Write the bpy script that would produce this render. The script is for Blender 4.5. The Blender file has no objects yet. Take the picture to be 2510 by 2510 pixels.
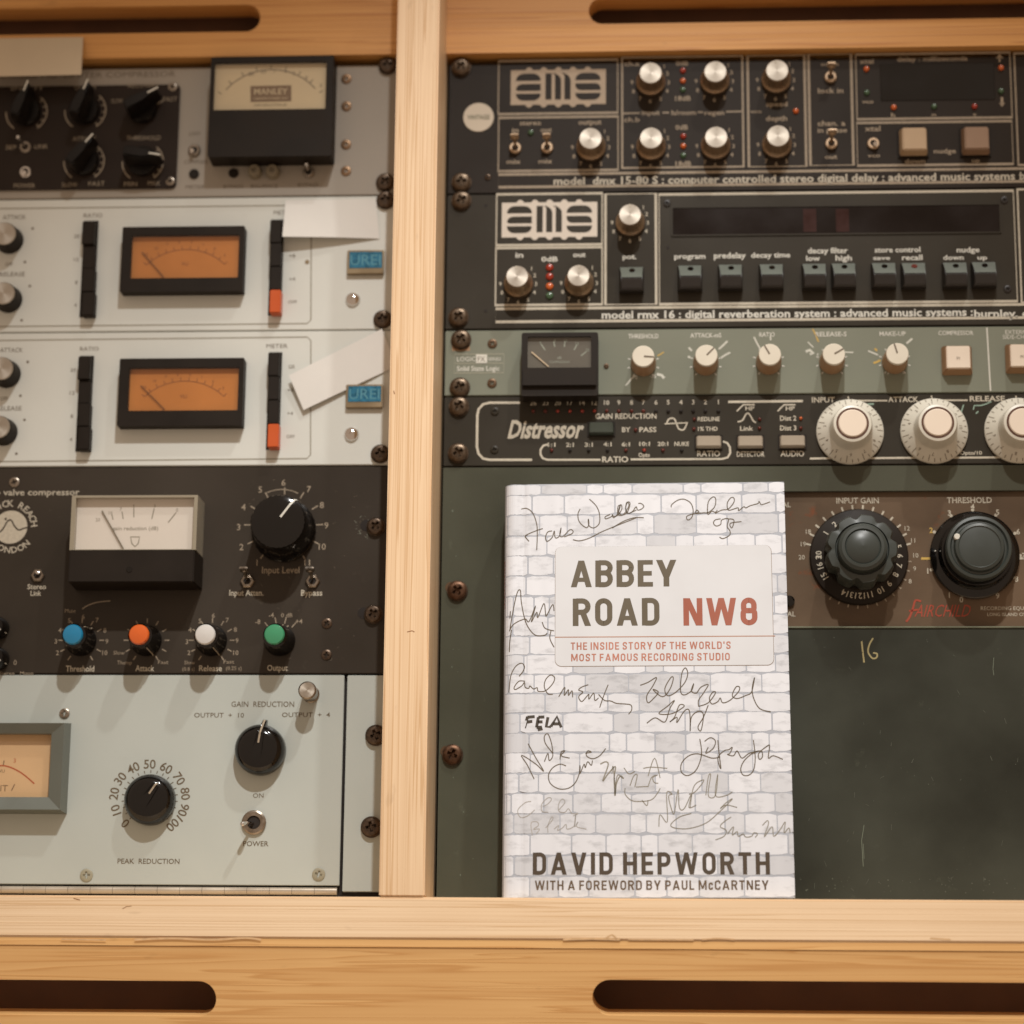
import bpy, bmesh, math, random
from mathutils import Matrix, Vector
random.seed(7)
S = 0.001                                   # everything below is in millimetres of the rack face
# ---------------------------------------------------------------- camera, world, lamps
FOC = 6000.0; CEN = 1255.0
A = (2.25327133e-01, 5.65224849e-02, 9.19959011e-03)
CAM = Vector((0.0, -632.577, 1467.889))
RC = Matrix.Rotation(A[2],3,'Z') @ Matrix.Rotation(A[1],3,'Y') @ Matrix.Rotation(A[0],3,'X')
fw = RC @ Vector((0,0,-1))
TH = math.atan2(-fw.y, fw.z) if fw.z > 0 else math.atan(-fw.y/fw.z)      # the rack face leans back by this
MR = Matrix.Rotation(math.pi/2-TH, 3, 'X')                                 # rack axes -> world axes
def W(p): return (MR @ Vector(p))*S
sc = bpy.context.scene
cd = bpy.data.cameras.new('camera'); cam = bpy.data.objects.new('camera', cd); sc.collection.objects.link(cam); sc.camera = cam
cam.matrix_world = Matrix.Translation(W(CAM)) @ (MR@RC).to_4x4()
cd.sensor_width = 36; cd.lens = 36*FOC/2510; cd.clip_start = .05; cd.clip_end = 50
cd.dof.use_dof = True; cd.dof.aperture_fstop = 3.5
cd.dof.focus_distance = 1.447
w = bpy.data.worlds.new('World'); sc.world = w; w.use_nodes = True
bg = w.node_tree.nodes['Background']; bg.inputs[0].default_value = (1,.74,.54,1); bg.inputs[1].default_value = .48
sc.view_settings.view_transform = 'Standard'; sc.view_settings.look = 'None'; sc.view_settings.exposure = 0; sc.view_settings.gamma = 1
def spot(name, pos, aim, power, ang, blend, rad, col):
    l = bpy.data.lights.new(name, 'SPOT'); l.energy = power; l.spot_size = math.radians(ang); l.spot_blend = blend
    l.shadow_soft_size = rad; l.color = col
    o = bpy.data.objects.new(name, l); sc.collection.objects.link(o)
    a, b = W(pos), W(aim); o.location = a; o.rotation_euler = (b-a).to_track_quat('-Z','Y').to_euler()
spot('track_spot_lamp', (75,1030,1270), (-110,-780,0), 118, 40, 1.0, .022, (1,.99,.97))
spot('side_spot_lamp', (450,1330,810), (-110,-930,0), 60, 33, 1.0, .03, (1,.965,.92))

# ---------------------------------------------------------------- pixel <-> rack plane
def ray(px,py): return RC @ Vector(((px-CEN)/FOC, -(py-CEN)/FOC, -1))
def B(px,py,h=0.0):
    d = ray(px,py); t = (h-CAM.z)/d.z; p = CAM+d*t; return (p.x,p.y)
def MP(px,py,h=0.0):
    a = B(px,py,h); b = B(px+20,py,h); return math.hypot(b[0]-a[0],b[1]-a[1])/20
def rect(x0,y0,x1,y1,h=0.0):
    xm, ym = (x0+x1)/2, (y0+y1)/2
    return B(x0,ym,h)[0], B(xm,y1,h)[1], B(x1,ym,h)[0], B(xm,y0,h)[1]     # x0,y0,x1,y1 in mm, y up

# ---------------------------------------------------------------- materials
def lin(c): c/=255; return c/12.92 if c<=.04045 else ((c+.055)/1.055)**2.4
def rgb(c): return (lin(c[0]),lin(c[1]),lin(c[2]),1)
MT = {}
def mat(name, col, rough=.5, metal=0, var=.12, vs=40, bump=0, bs=400, coat=0, scr=0, scrcol=(150,140,120), aniso=0, emit=0, spec=.5, stretch=None, trans=0):
    if name in MT: return MT[name]
    m = bpy.data.materials.new(name); m.use_nodes = True; nt = m.node_tree; N = nt.nodes; L = nt.links
    b = N['Principled BSDF']; b.inputs['Roughness'].default_value = rough; b.inputs['Metallic'].default_value = metal
    b.inputs['Specular IOR Level'].default_value = spec
    tc = N.new('ShaderNodeTexCoord'); src = tc.outputs['Object']
    mp = N.new('ShaderNodeMapping'); L.new(src, mp.inputs[0])
    if stretch: mp.inputs['Scale'].default_value = stretch
    n1 = N.new('ShaderNodeTexNoise'); n1.inputs['Scale'].default_value = vs; n1.inputs['Detail'].default_value = 6; L.new(mp.outputs[0], n1.inputs[0])
    cr = N.new('ShaderNodeMapRange'); cr.inputs[1].default_value=.3; cr.inputs[2].default_value=.7; cr.inputs[3].default_value = 1-var; cr.inputs[4].default_value = 1+var; L.new(n1.outputs[0], cr.inputs[0])
    mx = N.new('ShaderNodeVectorMath'); mx.operation = 'SCALE'; mx.inputs[0].default_value = rgb(col)[:3]; L.new(cr.outputs[0], mx.inputs['Scale'])
    out = mx.outputs[0]
    if scr:
        n2 = N.new('ShaderNodeTexNoise'); n2.inputs['Scale'].default_value = 55; n2.inputs['Detail'].default_value = 9; n2.inputs['Roughness'].default_value=.72; L.new(mp.outputs[0], n2.inputs[0])
        r2 = N.new('ShaderNodeMapRange'); r2.inputs[1].default_value=.62; r2.inputs[2].default_value=.78; r2.inputs[3].default_value=0; r2.inputs[4].default_value=scr; L.new(n2.outputs[0], r2.inputs[0])
        m2 = N.new('ShaderNodeMix'); m2.data_type='RGBA'; m2.inputs[7].default_value = rgb(scrcol); L.new(r2.outputs[0], m2.inputs[0]); L.new(out, m2.inputs[6]); out = m2.outputs[2]
    L.new(out, b.inputs['Base Color'])
    rr = N.new('ShaderNodeMapRange'); rr.inputs[1].default_value=.3; rr.inputs[2].default_value=.7; rr.inputs[3].default_value=max(.04,rough-.08); rr.inputs[4].default_value=min(1,rough+.08); L.new(n1.outputs[0], rr.inputs[0]); L.new(rr.outputs[0], b.inputs['Roughness'])
    if bump:
        n3 = N.new('ShaderNodeTexNoise'); n3.inputs['Scale'].default_value = bs; n3.inputs['Detail'].default_value = 4; L.new(mp.outputs[0], n3.inputs[0])
        bp = N.new('ShaderNodeBump'); bp.inputs['Strength'].default_value = bump; bp.inputs['Distance'].default_value=.0003; L.new(n3.outputs[0], bp.inputs['Height']); L.new(bp.outputs[0], b.inputs['Normal'])
    if coat: b.inputs['Coat Weight'].default_value = coat; b.inputs['Coat Roughness'].default_value = .15
    if aniso:
        b.inputs['Anisotropic'].default_value = aniso; tg = N.new('ShaderNodeTangent'); tg.direction_type='RADIAL'; tg.axis='Z'; L.new(tg.outputs[0], b.inputs['Tangent'])
    if emit: b.inputs['Emission Color'].default_value = rgb(col); b.inputs['Emission Strength'].default_value = emit
    if trans: b.inputs['Transmission Weight'].default_value = trans
    MT[name] = m; return m
def wood(name, c1, c2, horiz=True, seed=0, line=.5, scale=1.0, rough=.45, along=.7):
    if name in MT: return MT[name]
    m = bpy.data.materials.new(name); m.use_nodes = True; nt = m.node_tree; N = nt.nodes; L = nt.links; b = N['Principled BSDF']
    tc = N.new('ShaderNodeTexCoord'); mp = N.new('ShaderNodeMapping'); L.new(tc.outputs['Object'], mp.inputs[0])
    mp.inputs['Location'].default_value = (seed*1.3,seed*.7,seed*.4)
    mp.inputs['Scale'].default_value = (along,60*scale,30) if horiz else (60*scale,along,30)
    n = N.new('ShaderNodeTexNoise'); n.inputs['Scale'].default_value = 1.6; n.inputs['Detail'].default_value = 3; n.inputs['Distortion'].default_value=.35; L.new(mp.outputs[0], n.inputs[0])
    mu = N.new('ShaderNodeMath'); mu.operation='MULTIPLY'; mu.inputs[1].default_value = 9; L.new(n.outputs[0], mu.inputs[0])
    fr = N.new('ShaderNodeMath'); fr.operation='FRACT'; L.new(mu.outputs[0], fr.inputs[0])
    rp = N.new('ShaderNodeValToRGB'); L.new(fr.outputs[0], rp.inputs[0])
    e = rp.color_ramp.elements; e[0].position=0; e[0].color=(0,0,0,1); e[1].position=.72; e[1].color=(.25,.25,.25,1); a=e.new(.90); a.color=(line,line,line,1); a2=e.new(1.0); a2.color=(0,0,0,1)
    mp2 = N.new('ShaderNodeMapping'); L.new(tc.outputs['Object'], mp2.inputs[0]); mp2.inputs['Scale'].default_value = (9,700,300) if horiz else (700,9,300)
    n2 = N.new('ShaderNodeTexNoise'); n2.inputs['Scale'].default_value=1; n2.inputs['Detail'].default_value=4; L.new(mp2.outputs[0], n2.inputs[0])
    ad = N.new('ShaderNodeMath'); ad.operation='MULTIPLY_ADD'; ad.inputs[1].default_value=.35; L.new(n2.outputs[0], ad.inputs[0]); L.new(rp.outputs[0], ad.inputs[2])
    n4 = N.new('ShaderNodeTexNoise'); n4.inputs['Scale'].default_value=9; n4.inputs['Detail'].default_value=3; L.new(tc.outputs['Object'], n4.inputs[0])
    ad2 = N.new('ShaderNodeMath'); ad2.operation='MULTIPLY_ADD'; ad2.inputs[1].default_value=.4; ad2.use_clamp=True; L.new(n4.outputs[0], ad2.inputs[0]); L.new(ad.outputs[0], ad2.inputs[2])
    sb = N.new('ShaderNodeMath'); sb.operation='SUBTRACT'; sb.inputs[1].default_value=.22; sb.use_clamp=True; L.new(ad2.outputs[0], sb.inputs[0])
    mx = N.new('ShaderNodeMix'); mx.data_type='RGBA'; mx.inputs[6].default_value=rgb(c1); mx.inputs[7].default_value=rgb(c2); L.new(sb.outputs[0], mx.inputs[0])
    # small darker flecks and knots
    mp3 = N.new('ShaderNodeMapping'); L.new(tc.outputs['Object'], mp3.inputs[0]); mp3.inputs['Scale'].default_value = (34,90,40) if horiz else (90,34,40)
    n5 = N.new('ShaderNodeTexNoise'); n5.inputs['Scale'].default_value=1.2; n5.inputs['Detail'].default_value=2; L.new(mp3.outputs[0], n5.inputs[0])
    r5 = N.new('ShaderNodeMapRange'); r5.inputs[1].default_value=.70; r5.inputs[2].default_value=.80; r5.inputs[3].default_value=0; r5.inputs[4].default_value=.3; L.new(n5.outputs[0], r5.inputs[0])
    m3 = N.new('ShaderNodeMix'); m3.data_type='RGBA'; m3.inputs[7].default_value=rgb([v*.72 for v in c2]); L.new(r5.outputs[0], m3.inputs[0]); L.new(mx.outputs[2], m3.inputs[6])
    L.new(m3.outputs[2], b.inputs['Base Color']); b.inputs['Roughness'].default_value=rough
    bp = N.new('ShaderNodeBump'); bp.inputs['Strength'].default_value=.25; bp.inputs['Distance'].default_value=.0003; L.new(ad.outputs[0], bp.inputs['Height']); L.new(bp.outputs[0], b.inputs['Normal'])
    MT[name]=m; return m
WPOST = wood('pale_pine_upright',(236,208,172),(202,162,116),False,1,.9,1.7,along=.8)
WLIP = wood('pale_pine_lip',(242,217,183),(205,168,123),True,2,.85,2.0,along=.5)
WTOP = wood('amber_pine_top',(224,168,98),(182,120,58),True,3,.8,1.3,along=.8)
WLOW = wood('amber_pine_lower',(236,192,130),(206,152,90),True,5,.7,1.0,along=1.2)
SLOTM = mat('slot_brightening_brown',(150,110,84),.8)
DARK = mat('dark_interior',(30,22,16),.8)
BLK = mat('black_plastic',(18,14,11),.33,var=.2,spec=.3)
BLKG = mat('gloss_black_plastic',(12,10,9),.10,coat=0,var=.1)
BLKM = mat('matt_black',(32,25,18),.55,var=.2,spec=.2)
STEEL = mat('worn_steel',(150,140,128),.3,1,var=.2,vs=300)
DSTEEL = mat('blackened_screw',(88,74,62),.32,.85,var=.35,vs=500)
CHROME = mat('chrome',(215,210,205),.12,1)
ALU = mat('spun_aluminium',(182,174,162),.48,1,var=.04,vs=900,aniso=.5)
ALUB = mat('satin_aluminium',(186,162,136),.46,1,var=.08,vs=700)
LIGHTP = mat('cream_print',(186,178,160),.6,var=.1,vs=500)
DIMP = mat('aged_cream_print',(150,136,116),.6,var=.16,vs=500)
WHITEP = mat('white_print',(205,203,192),.6,var=.05)
DPR = mat('dark_grey_print',(108,96,80),.6,var=.1)
FPR = mat('faint_grey_print',(138,130,112),.6,var=.1)
PAPER = mat('white_paper',(220,218,212),.8,var=.03,bump=.1,bs=900)
CREAM = mat('cream_plastic',(212,205,188),.4,var=.04)
IVORY = mat('ivory_knob',(208,204,190),.35,var=.06)
RED = mat('red_lamp',(150,40,14),.25,coat=.5); ORG = mat('amber_lamp',(190,88,30),.25,coat=.5); GRN = mat('green_lamp',(60,88,60),.25,coat=.5); DRED=mat('dim_red_lamp',(92,30,16),.3)
GLASS = None
def glass():
    global GLASS
    if GLASS: return GLASS
    m = bpy.data.materials.new('clear_meter_window'); m.use_nodes=True; nt=m.node_tree; N=nt.nodes; L=nt.links
    N.remove(N['Principled BSDF']); t=N.new('ShaderNodeBsdfTransparent'); t.inputs[0].default_value=(.95,.94,.92,1); g=N.new('ShaderNodeBsdfGlossy'); g.inputs['Roughness'].default_value=.12
    ms=N.new('ShaderNodeMixShader'); ms.inputs[0].default_value=.07; L.new(t.outputs[0],ms.inputs[1]); L.new(g.outputs[0],ms.inputs[2])
    L.new(ms.outputs[0], N['Material Output'].inputs[0]); GLASS=m; return m

# ---------------------------------------------------------------- object helpers
ORG_ = {}
def setm(o,me,m):
    if m is None: return
    if len(me.materials)==0: me.materials.append(m)
    elif me.materials[0]!=m: o.material_slots[0].link='OBJECT'; o.material_slots[0].material=m
COLL = sc.collection
def thing(name, label, cat, org, group=None):
    o = bpy.data.objects.new(name, None); COLL.objects.link(o); o.empty_display_size=.01
    o.rotation_euler = MR.to_euler(); o.location = W(org); o['label']=label; o['category']=cat
    if group: o['group']=group
    ORG_[o.name]=Vector(org); return o
def obj(name, me, m, parent, at=None, rz=0, label=None, kind=None, rx=0):
    """mesh in mm; at = position in rack mm (or None: mesh already in rack mm)"""
    o = bpy.data.objects.new(name, me); COLL.objects.link(o); o.parent = parent
    po = ORG_[parent.name]
    p = Vector(at) if at is not None else Vector((0,0,0))
    ORG_[o.name] = p
    o.location = (p-po)*S
    o.rotation_euler = (rx,0,rz)
    setm(o,me,m)
    if label: o['label']=label
    if kind: o['kind']=kind
    return o
def sub(name, me, m, parent, loc=(0,0,0), rz=0, rx=0, ry=0):
    o = bpy.data.objects.new(name, me); COLL.objects.link(o); o.parent = parent; o.location = Vector(loc)*S; o.rotation_euler=(rx,ry,rz)
    ORG_[o.name] = ORG_[parent.name]+Vector(loc)
    setm(o,me,m)
    return o
CACHE = {}
def mesh_from(key, verts, faces, smooth=False, angle=None):
    me = bpy.data.meshes.new(key); me.from_pydata([(v[0]*S,v[1]*S,v[2]*S) for v in verts], [], faces); me.update()
    if smooth:
        for p in me.polygons: p.use_smooth=True
        if angle: me.set_sharp_from_angle(angle=math.radians(angle))
    return me
def finish(key, bm, smooth=False, angle=35):
    bmesh.ops.recalc_face_normals(bm, faces=bm.faces)
    me = bpy.data.meshes.new(key)
    for v in bm.verts: v.co *= S
    bm.to_mesh(me); bm.free()
    if smooth:
        for p in me.polygons: p.use_smooth=True
        me.set_sharp_from_angle(angle=math.radians(angle))
    return me
def box(x0,y0,z0,x1,y1,z1,bev=.4,seg=1,key='box'):
    bm = bmesh.new(); bmesh.ops.create_cube(bm,size=1)
    for v in bm.verts: v.co = Vector(((x0+x1)/2+v.co.x*(x1-x0),(y0+y1)/2+v.co.y*(y1-y0),(z0+z1)/2+v.co.z*(z1-z0)))
    if bev: bmesh.ops.bevel(bm, geom=bm.edges[:], offset=bev, segments=seg, affect='EDGES', clamp_overlap=True)
    return finish(key,bm)
def cbox(w,h,d,bev=.4,taper=0,key=None):
    k=('cbox',w,h,d,bev,taper)
    if k in CACHE: return CACHE[k]
    bm = bmesh.new(); bmesh.ops.create_cube(bm,size=1)
    for v in bm.verts:
        t = taper if v.co.z>0 else 0
        v.co = Vector((v.co.x*(w-2*t), v.co.y*(h-2*t), (v.co.z+.5)*d))
    if bev: bmesh.ops.bevel(bm, geom=bm.edges[:], offset=bev, segments=2, affect='EDGES', clamp_overlap=True)
    CACHE[k]=finish(key or 'block',bm,True,40); return CACHE[k]
def lathe(profile, n=40, flute=0, fd=.4, key='turned'):
    k=('lathe',tuple(profile),n,flute,fd)
    if k in CACHE: return CACHE[k]
    vs=[];fs=[]
    m=len(profile)
    for i in range(n):
        a=2*math.pi*i/n
        for j,(r,z) in enumerate(profile):
            rr=r
            if flute and r>1.5: rr = r - fd*(.5-.5*math.cos(a*flute)) if callable(fd) is False else r
            vs.append((rr*math.cos(a),rr*math.sin(a),z))
    for i in range(n):
        i2=(i+1)%n
        for j in range(m-1): fs.append((i*m+j,i2*m+j,i2*m+j+1,i*m+j+1))
    if profile[-1][0]>0.001: fs.append(tuple(i*m+m-1 for i in range(n)))
    me=mesh_from(key,vs,fs,True,28); CACHE[k]=me; return me
def disc(r,z0,z1,n=28,bev=.3): return lathe([(r,z0),(r,z1-bev),(r-bev,z1)],n)
def plate(outer, holes, z0, z1, key='plate'):
    bm=bmesh.new(); loops=[]
    for lp in [outer]+holes:
        vs=[bm.verts.new((x,y,z1)) for x,y in lp]; es=[bm.edges.new((vs[i],vs[(i+1)%len(vs)])) for i in range(len(vs))]; loops.append((vs,es))
    es=[e for l in loops for e in l[1]]
    bmesh.ops.triangle_fill(bm, use_beauty=True, edges=es)
    front=bm.faces[:]; mp={}
    for v in bm.verts[:]: mp[v]=bm.verts.new((v.co.x,v.co.y,z0))
    for f in front: bm.faces.new([mp[v] for v in reversed(f.verts)])
    for vs,_ in loops:
        for i in range(len(vs)):
            a,b=vs[i],vs[(i+1)%len(vs)]; bm.faces.new((a,b,mp[b],mp[a]))
    return finish(key,bm)
def rrect(x0,y0,x1,y1,r,n=6):
    p=[]
    for cx,cy,a0 in ((x1-r,y1-r,0),(x0+r,y1-r,90),(x0+r,y0+r,180),(x1-r,y0+r,270)):
        for i in range(n+1):
            a=math.radians(a0+90*i/n); p.append((cx+r*math.cos(a),cy+r*math.sin(a)))
    return p
def stadium(x0,y0,x1,y1,n=12): return rrect(x0,y0,x1,y1,(y1-y0)/2-.01,n)
def circ(cx,cy,r,n=24): return [(cx+r*math.cos(2*math.pi*i/n),cy+r*math.sin(2*math.pi*i/n)) for i in range(n)]

# rack screw: pan head with a real cross recess
def cross_head(R=5.4,hh=2.6,arm=3.0,wd=.85):
    k=('ch',R,hh,arm,wd)
    if k in CACHE: return CACHE[k]
    bm=bmesh.new(); n=24; prof=[(R,0),(R,.6*hh),(R*.86,.88*hh),(R*.62,hh)]
    rings=[]
    for r,z in prof: rings.append([bm.verts.new((r*math.cos(2*math.pi*i/n),r*math.sin(2*math.pi*i/n),z)) for i in range(n)])
    for j in range(len(rings)-1):
        for i in range(n): bm.faces.new((rings[j][i],rings[j][(i+1)%n],rings[j+1][(i+1)%n],rings[j+1][i]))
    c=[(arm,-wd),(arm,wd),(wd,wd),(wd,arm),(-wd,arm),(-wd,wd),(-arm,wd),(-arm,-wd),(-wd,-wd),(-wd,-arm),(wd,-arm),(wd,-wd)]
    pv=[bm.verts.new((x,y,hh)) for x,y in c]; es=[bm.edges.new((pv[i],pv[(i+1)%12])) for i in range(12)]
    top=[bm.edges.get((rings[-1][i],rings[-1][(i+1)%n])) for i in range(n)]
    bmesh.ops.triangle_fill(bm,use_beauty=True,edges=es+top)
    lo=[bm.verts.new((x*.55,y*.55,hh-1.9)) for x,y in c]
    for i in range(12): bm.faces.new((pv[i],pv[(i+1)%12],lo[(i+1)%12],lo[i]))
    bm.faces.new(lo)
    CACHE[k]=finish('screw_head',bm,True,30); return CACHE[k]
def screw(parent,px,py,R=5.4,hh=2.8,m=None,rz=None,washer=True,h=0,name='rack_screw'):
    x,y=B(px,py,h+hh*.5)
    s=obj(name,cross_head(R,hh,R*.56,R*.16),m or DSTEEL,parent,(x,y,h+(1 if washer else 0)),rz=random.uniform(0,1.5) if rz is None else rz)
    if washer: sub('washer',disc(R*1.12,0,1,28,.2),DSTEEL,s,(0,0,-.95))
    return s
def small_screw(parent,px,py,r=3.0,m=None,h=0): return screw(parent,px,py,r,.9,m or STEEL,washer=False,h=h,name='panel_screw')

# ---------------------------------------------------------------- print (flat lettering and lines)
TC={}
def glyphs(s,bold,res=2):
    k=(s,bold,res)
    if k in TC: return TC[k]
    c=bpy.data.curves.new('t','FONT'); c.body=s; c.size=1; c.offset=bold; c.resolution_u=res
    o=bpy.data.objects.new('t',c); me=o.to_mesh(); vs=[(v.co.x,v.co.y) for v in me.vertices]; fs=[tuple(p.vertices) for p in me.polygons]
    o.to_mesh_clear(); bpy.data.objects.remove(o); bpy.data.curves.remove(c); TC[k]=(vs,fs); return TC[k]
CAPH=max(v[1] for v in glyphs('H',0)[0])
class Print:
    def __init__(s,parent,h=.12): s.p=parent; s.h=h; s.d={}
    def add(s,m,vs,fs,nm='printed_lettering'):
        V,F=s.d.setdefault((m.name,nm),([],[])); b=len(V); V.extend(vs); F.extend([tuple(b+i for i in f) for f in fs])
    def T(s,txt,px,py,cap,m=None,w=None,al='C',ang=0,bold=0,shear=0,h=None,res=2,nm='printed_lettering',mapf=None):
        h=s.h if h is None else h; m=m or LIGHTP
        if 'M' in txt: bold=min(bold,.006)
        vs,fs=glyphs(txt,bold,res)
        if not vs: return
        x0=min(v[0] for v in vs); x1=max(v[0] for v in vs)
        k=cap/CAPH; kx=k if w is None else w/(x1-x0)
        ox={'C':(x0+x1)/2,'L':x0,'R':x1}[al]
        ca,sa=math.cos(math.radians(ang)),math.sin(math.radians(ang)); mp=MP(px,py,h); X,Y=B(px,py,h)
        out=[]
        for x,y in vs:
            a=(x-ox)*kx+shear*(y*k-cap/2); b=y*k-cap/2
            out.append((X+(a*ca-b*sa)*mp, Y+(a*sa+b*ca)*mp, h))
        s.add(m,out,fs,nm)
    def L(s,pts,wd,m=None,h=None,closed=False,nm='printed_line',px=True,smooth=False,mapf=None):
        h=s.h if h is None else h; m=m or LIGHTP
        if smooth: pts=spline(pts)
        if mapf: P=[mapf(*p) for p in pts]; mp=.235
        elif px: P=[B(p[0],p[1],h) for p in pts]; mp=MP(pts[0][0],pts[0][1],h)
        else: P=[(p[0],p[1]) for p in pts]; mp=1
        vs,fs=ribbon(P,wd*mp,closed); s.add(m,[(v[0],v[1],h) for v in vs],fs,nm)
    def D(s,px,py,r,m,h=None,n=20,nm='printed_mark',ry=None):
        h=s.h if h is None else h; X,Y=B(px,py,h); mp=MP(px,py,h)
        s.add(m,[(X+r*mp*math.cos(2*math.pi*i/n),Y+(ry or r)*mp*math.sin(2*math.pi*i/n),h) for i in range(n)],[tuple(range(n))],nm)
    def P(s,pts,m,h=None,nm='printed_mark',px=True):
        h=s.h if h is None else h; Q=[B(p[0],p[1],h) if px else p for p in pts]; s.add(m,[(q[0],q[1],h) for q in Q],[tuple(range(len(Q)))],nm)
    def ticks(s,px,py,r0,r1,a0,a1,n,wd,m=None,h=None):
        h=s.h if h is None else h; X,Y=B(px,py,h); mp=MP(px,py,h)
        for i in range(n):
            a=math.radians(a0+(a1-a0)*i/max(1,n-1)); c,d=math.sin(a),math.cos(a)
            s.L([(X+r0*mp*c,Y+r0*mp*d),(X+r1*mp*c,Y+r1*mp*d)],wd*mp,m,h,px=False)
    def arc(s,px,py,r,a0,a1,wd,m=None,h=None,n=24):
        h=s.h if h is None else h; X,Y=B(px,py,h); mp=MP(px,py,h)
        s.L([(X+r*mp*math.sin(math.radians(a0+(a1-a0)*i/n)),Y+r*mp*math.cos(math.radians(a0+(a1-a0)*i/n))) for i in range(n+1)],wd*mp,m,h,px=False)
    def build(s):
        po=ORG_[s.p.name]
        for (mn,nm),(V,F) in s.d.items():
            me=bpy.data.meshes.new(nm); me.from_pydata([((v[0]-po.x)*S,(v[1]-po.y)*S,(v[2]-po.z)*S) for v in V],[],F); me.update(); me.materials.append(MT[mn])
            o=bpy.data.objects.new(nm,me); COLL.objects.link(o); o.parent=s.p; ORG_[o.name]=po; o['kind']='stuff'
def ribbon(P,wd,closed=False):
    n=len(P); vs=[];fs=[]
    for i in range(n):
        a=P[(i-1)%n] if (closed or i>0) else P[i]; b=P[(i+1)%n] if (closed or i<n-1) else P[i]
        dx,dy=b[0]-a[0],b[1]-a[1]; l=math.hypot(dx,dy) or 1; nx,ny=-dy/l*wd/2,dx/l*wd/2
        if closed and n<=8: nx*=1.414; ny*=1.414
        vs+=[(P[i][0]+nx,P[i][1]+ny),(P[i][0]-nx,P[i][1]-ny)]
    for i in range(n if closed else n-1):
        j=(i+1)%n; fs.append((2*i,2*i+1,2*j+1,2*j))
    return vs,fs
def spline(p,k=6):
    if len(p)<3: return p
    q=[p[0]]+list(p)+[p[-1]]; out=[]
    for i in range(1,len(q)-2):
        for j in range(k):
            t=j/k; o=[]
            for c in (0,1):
                a,b,d,e=q[i-1][c],q[i][c],q[i+1][c],q[i+2][c]
                o.append(.5*((2*b)+(-a+d)*t+(2*a-5*b+4*d-e)*t*t+(-a+3*b-3*d+e)*t**3))
            out.append(tuple(o))
    out.append(tuple(p[-1])); return out

# ---------------------------------------------------------------- parts used on many units
def toggle(parent,px,py,r=4.0,lean=(0,1),L=11,tip=None,hexn=False,m=None,flat=False,name='toggle_switch'):
    x,y=B(px,py,1.5); m=m or STEEL
    base=obj(name,lathe([(r,0),(r,1.6),(r*.86,2.2),(r*.55,2.2),(r*.5,1.0),(.01,1.0)],6 if hexn else 24),m,parent,(x,y,0))
    sub('socket',disc(r*.5,0,.3,16,.05),DARK,base,(0,0,1.05))
    tl=math.hypot(*lean) or 1; ang=math.radians(24)
    prof=[(.75,0),(1.0,L*.5),(1.45,L*.85),(1.4,L*.97),(.8,L*1.02)]
    lv=sub('lever',lathe(prof,14),tip or CHROME,base,(0,0,.8))
    d=Vector((lean[0]/tl*math.sin(ang),lean[1]/tl*math.sin(ang),math.cos(ang)))
    lv.rotation_mode='QUATERNION'; lv.rotation_quaternion=Vector((0,0,1)).rotation_difference(d)
    if flat:
        f=sub('lever_tip',cbox(5.2,1.6,4.6,.4),tip or CHROME,base,(d.x*(L-2),d.y*(L-2),.8+d.z*(L-2))); f.rotation_mode='QUATERNION'; f.rotation_quaternion=lv.rotation_quaternion
    return base
def led(parent,px,py,r=1.7,m=None,name='indicator_lamp'):
    x,y=B(px,py,1); return obj(name,lathe([(r,0),(r,.6),(r*.8,1.3),(r*.4,1.7),(.01,1.8)],14),m or RED,parent,(x,y,0))
def knob(parent,px,py,profile,m,cap=None,capm=None,ang=None,pt=None,ptm=None,n=40,flute=0,fd=.4,h=0,label=None,name='knob'):
    """px,py: where its foot meets the panel; profile [(r,z)]; cap=(r,z0,z1); pt=list of (r,z) along the pointer"""
    x,y=B(px,py,h)
    k=obj(name,lathe(profile,n,flute,fd),m,parent,(x,y,h),rz=-math.radians(ang or 0),label=label)
    if cap: sub('cap',disc(cap[0],cap[1],cap[2],36,.35),capm,k)
    if pt:
        vs=[];fs=[]
        wd=pt[0]/2; pp=pt[1]
        for r,z in pp: vs+=[(-wd,r,z),(wd,r,z)]
        for r,z in pp: vs+=[(-wd,r,z-.7),(wd,r,z-.7)]
        q=len(pp)
        for i in range(q-1): fs+=[(2*i,2*i+1,2*i+3,2*i+2)]; fs+=[(2*i,2*i+2,2*(q+i)+2,2*(q+i)),(2*i+1,2*(q+i)+1,2*(q+i)+3,2*i+3)]
        fs+=[(0,2*q,2*q+1,1),(2*q-2,2*q-1,4*q-1,4*q-2)]
        key=('pt',str(pt))
        if key not in CACHE: CACHE[key]=mesh_from('pointer',vs,fs)
        sub('pointer',CACHE[key],ptm or WHITEP,k)
    return k
def chassis(th,x0,x1,u0,u1): obj('chassis',box(x0+22,-u1*44.45+2,-190,x1-22,-u0*44.45-2,-6,0,key='chassis'),DARK,th)
LX0,LX1=-161.9-482.6,-161.9; RX0,RX1=-129.1,-129.1+482.6
YB={2:-88.9,0:0.6}
def unit(name,label,side,y0,y1,m,cat='rack unit',t=3,panel=True,z=0):
    x0,x1=(LX0,LX1) if side=='L' else (RX0,RX1)
    th=thing(name,label,cat,((x0+x1)/2,y1,0))
    if panel: obj('front_panel',box(x0,y1,z-t,x1,y0,z,.5,2),m,th)
    obj('chassis',box(x0+22,y1+1.5,-170,x1-22,y0-1.5,z-t-2,0),DARK,th)
    return th
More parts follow.
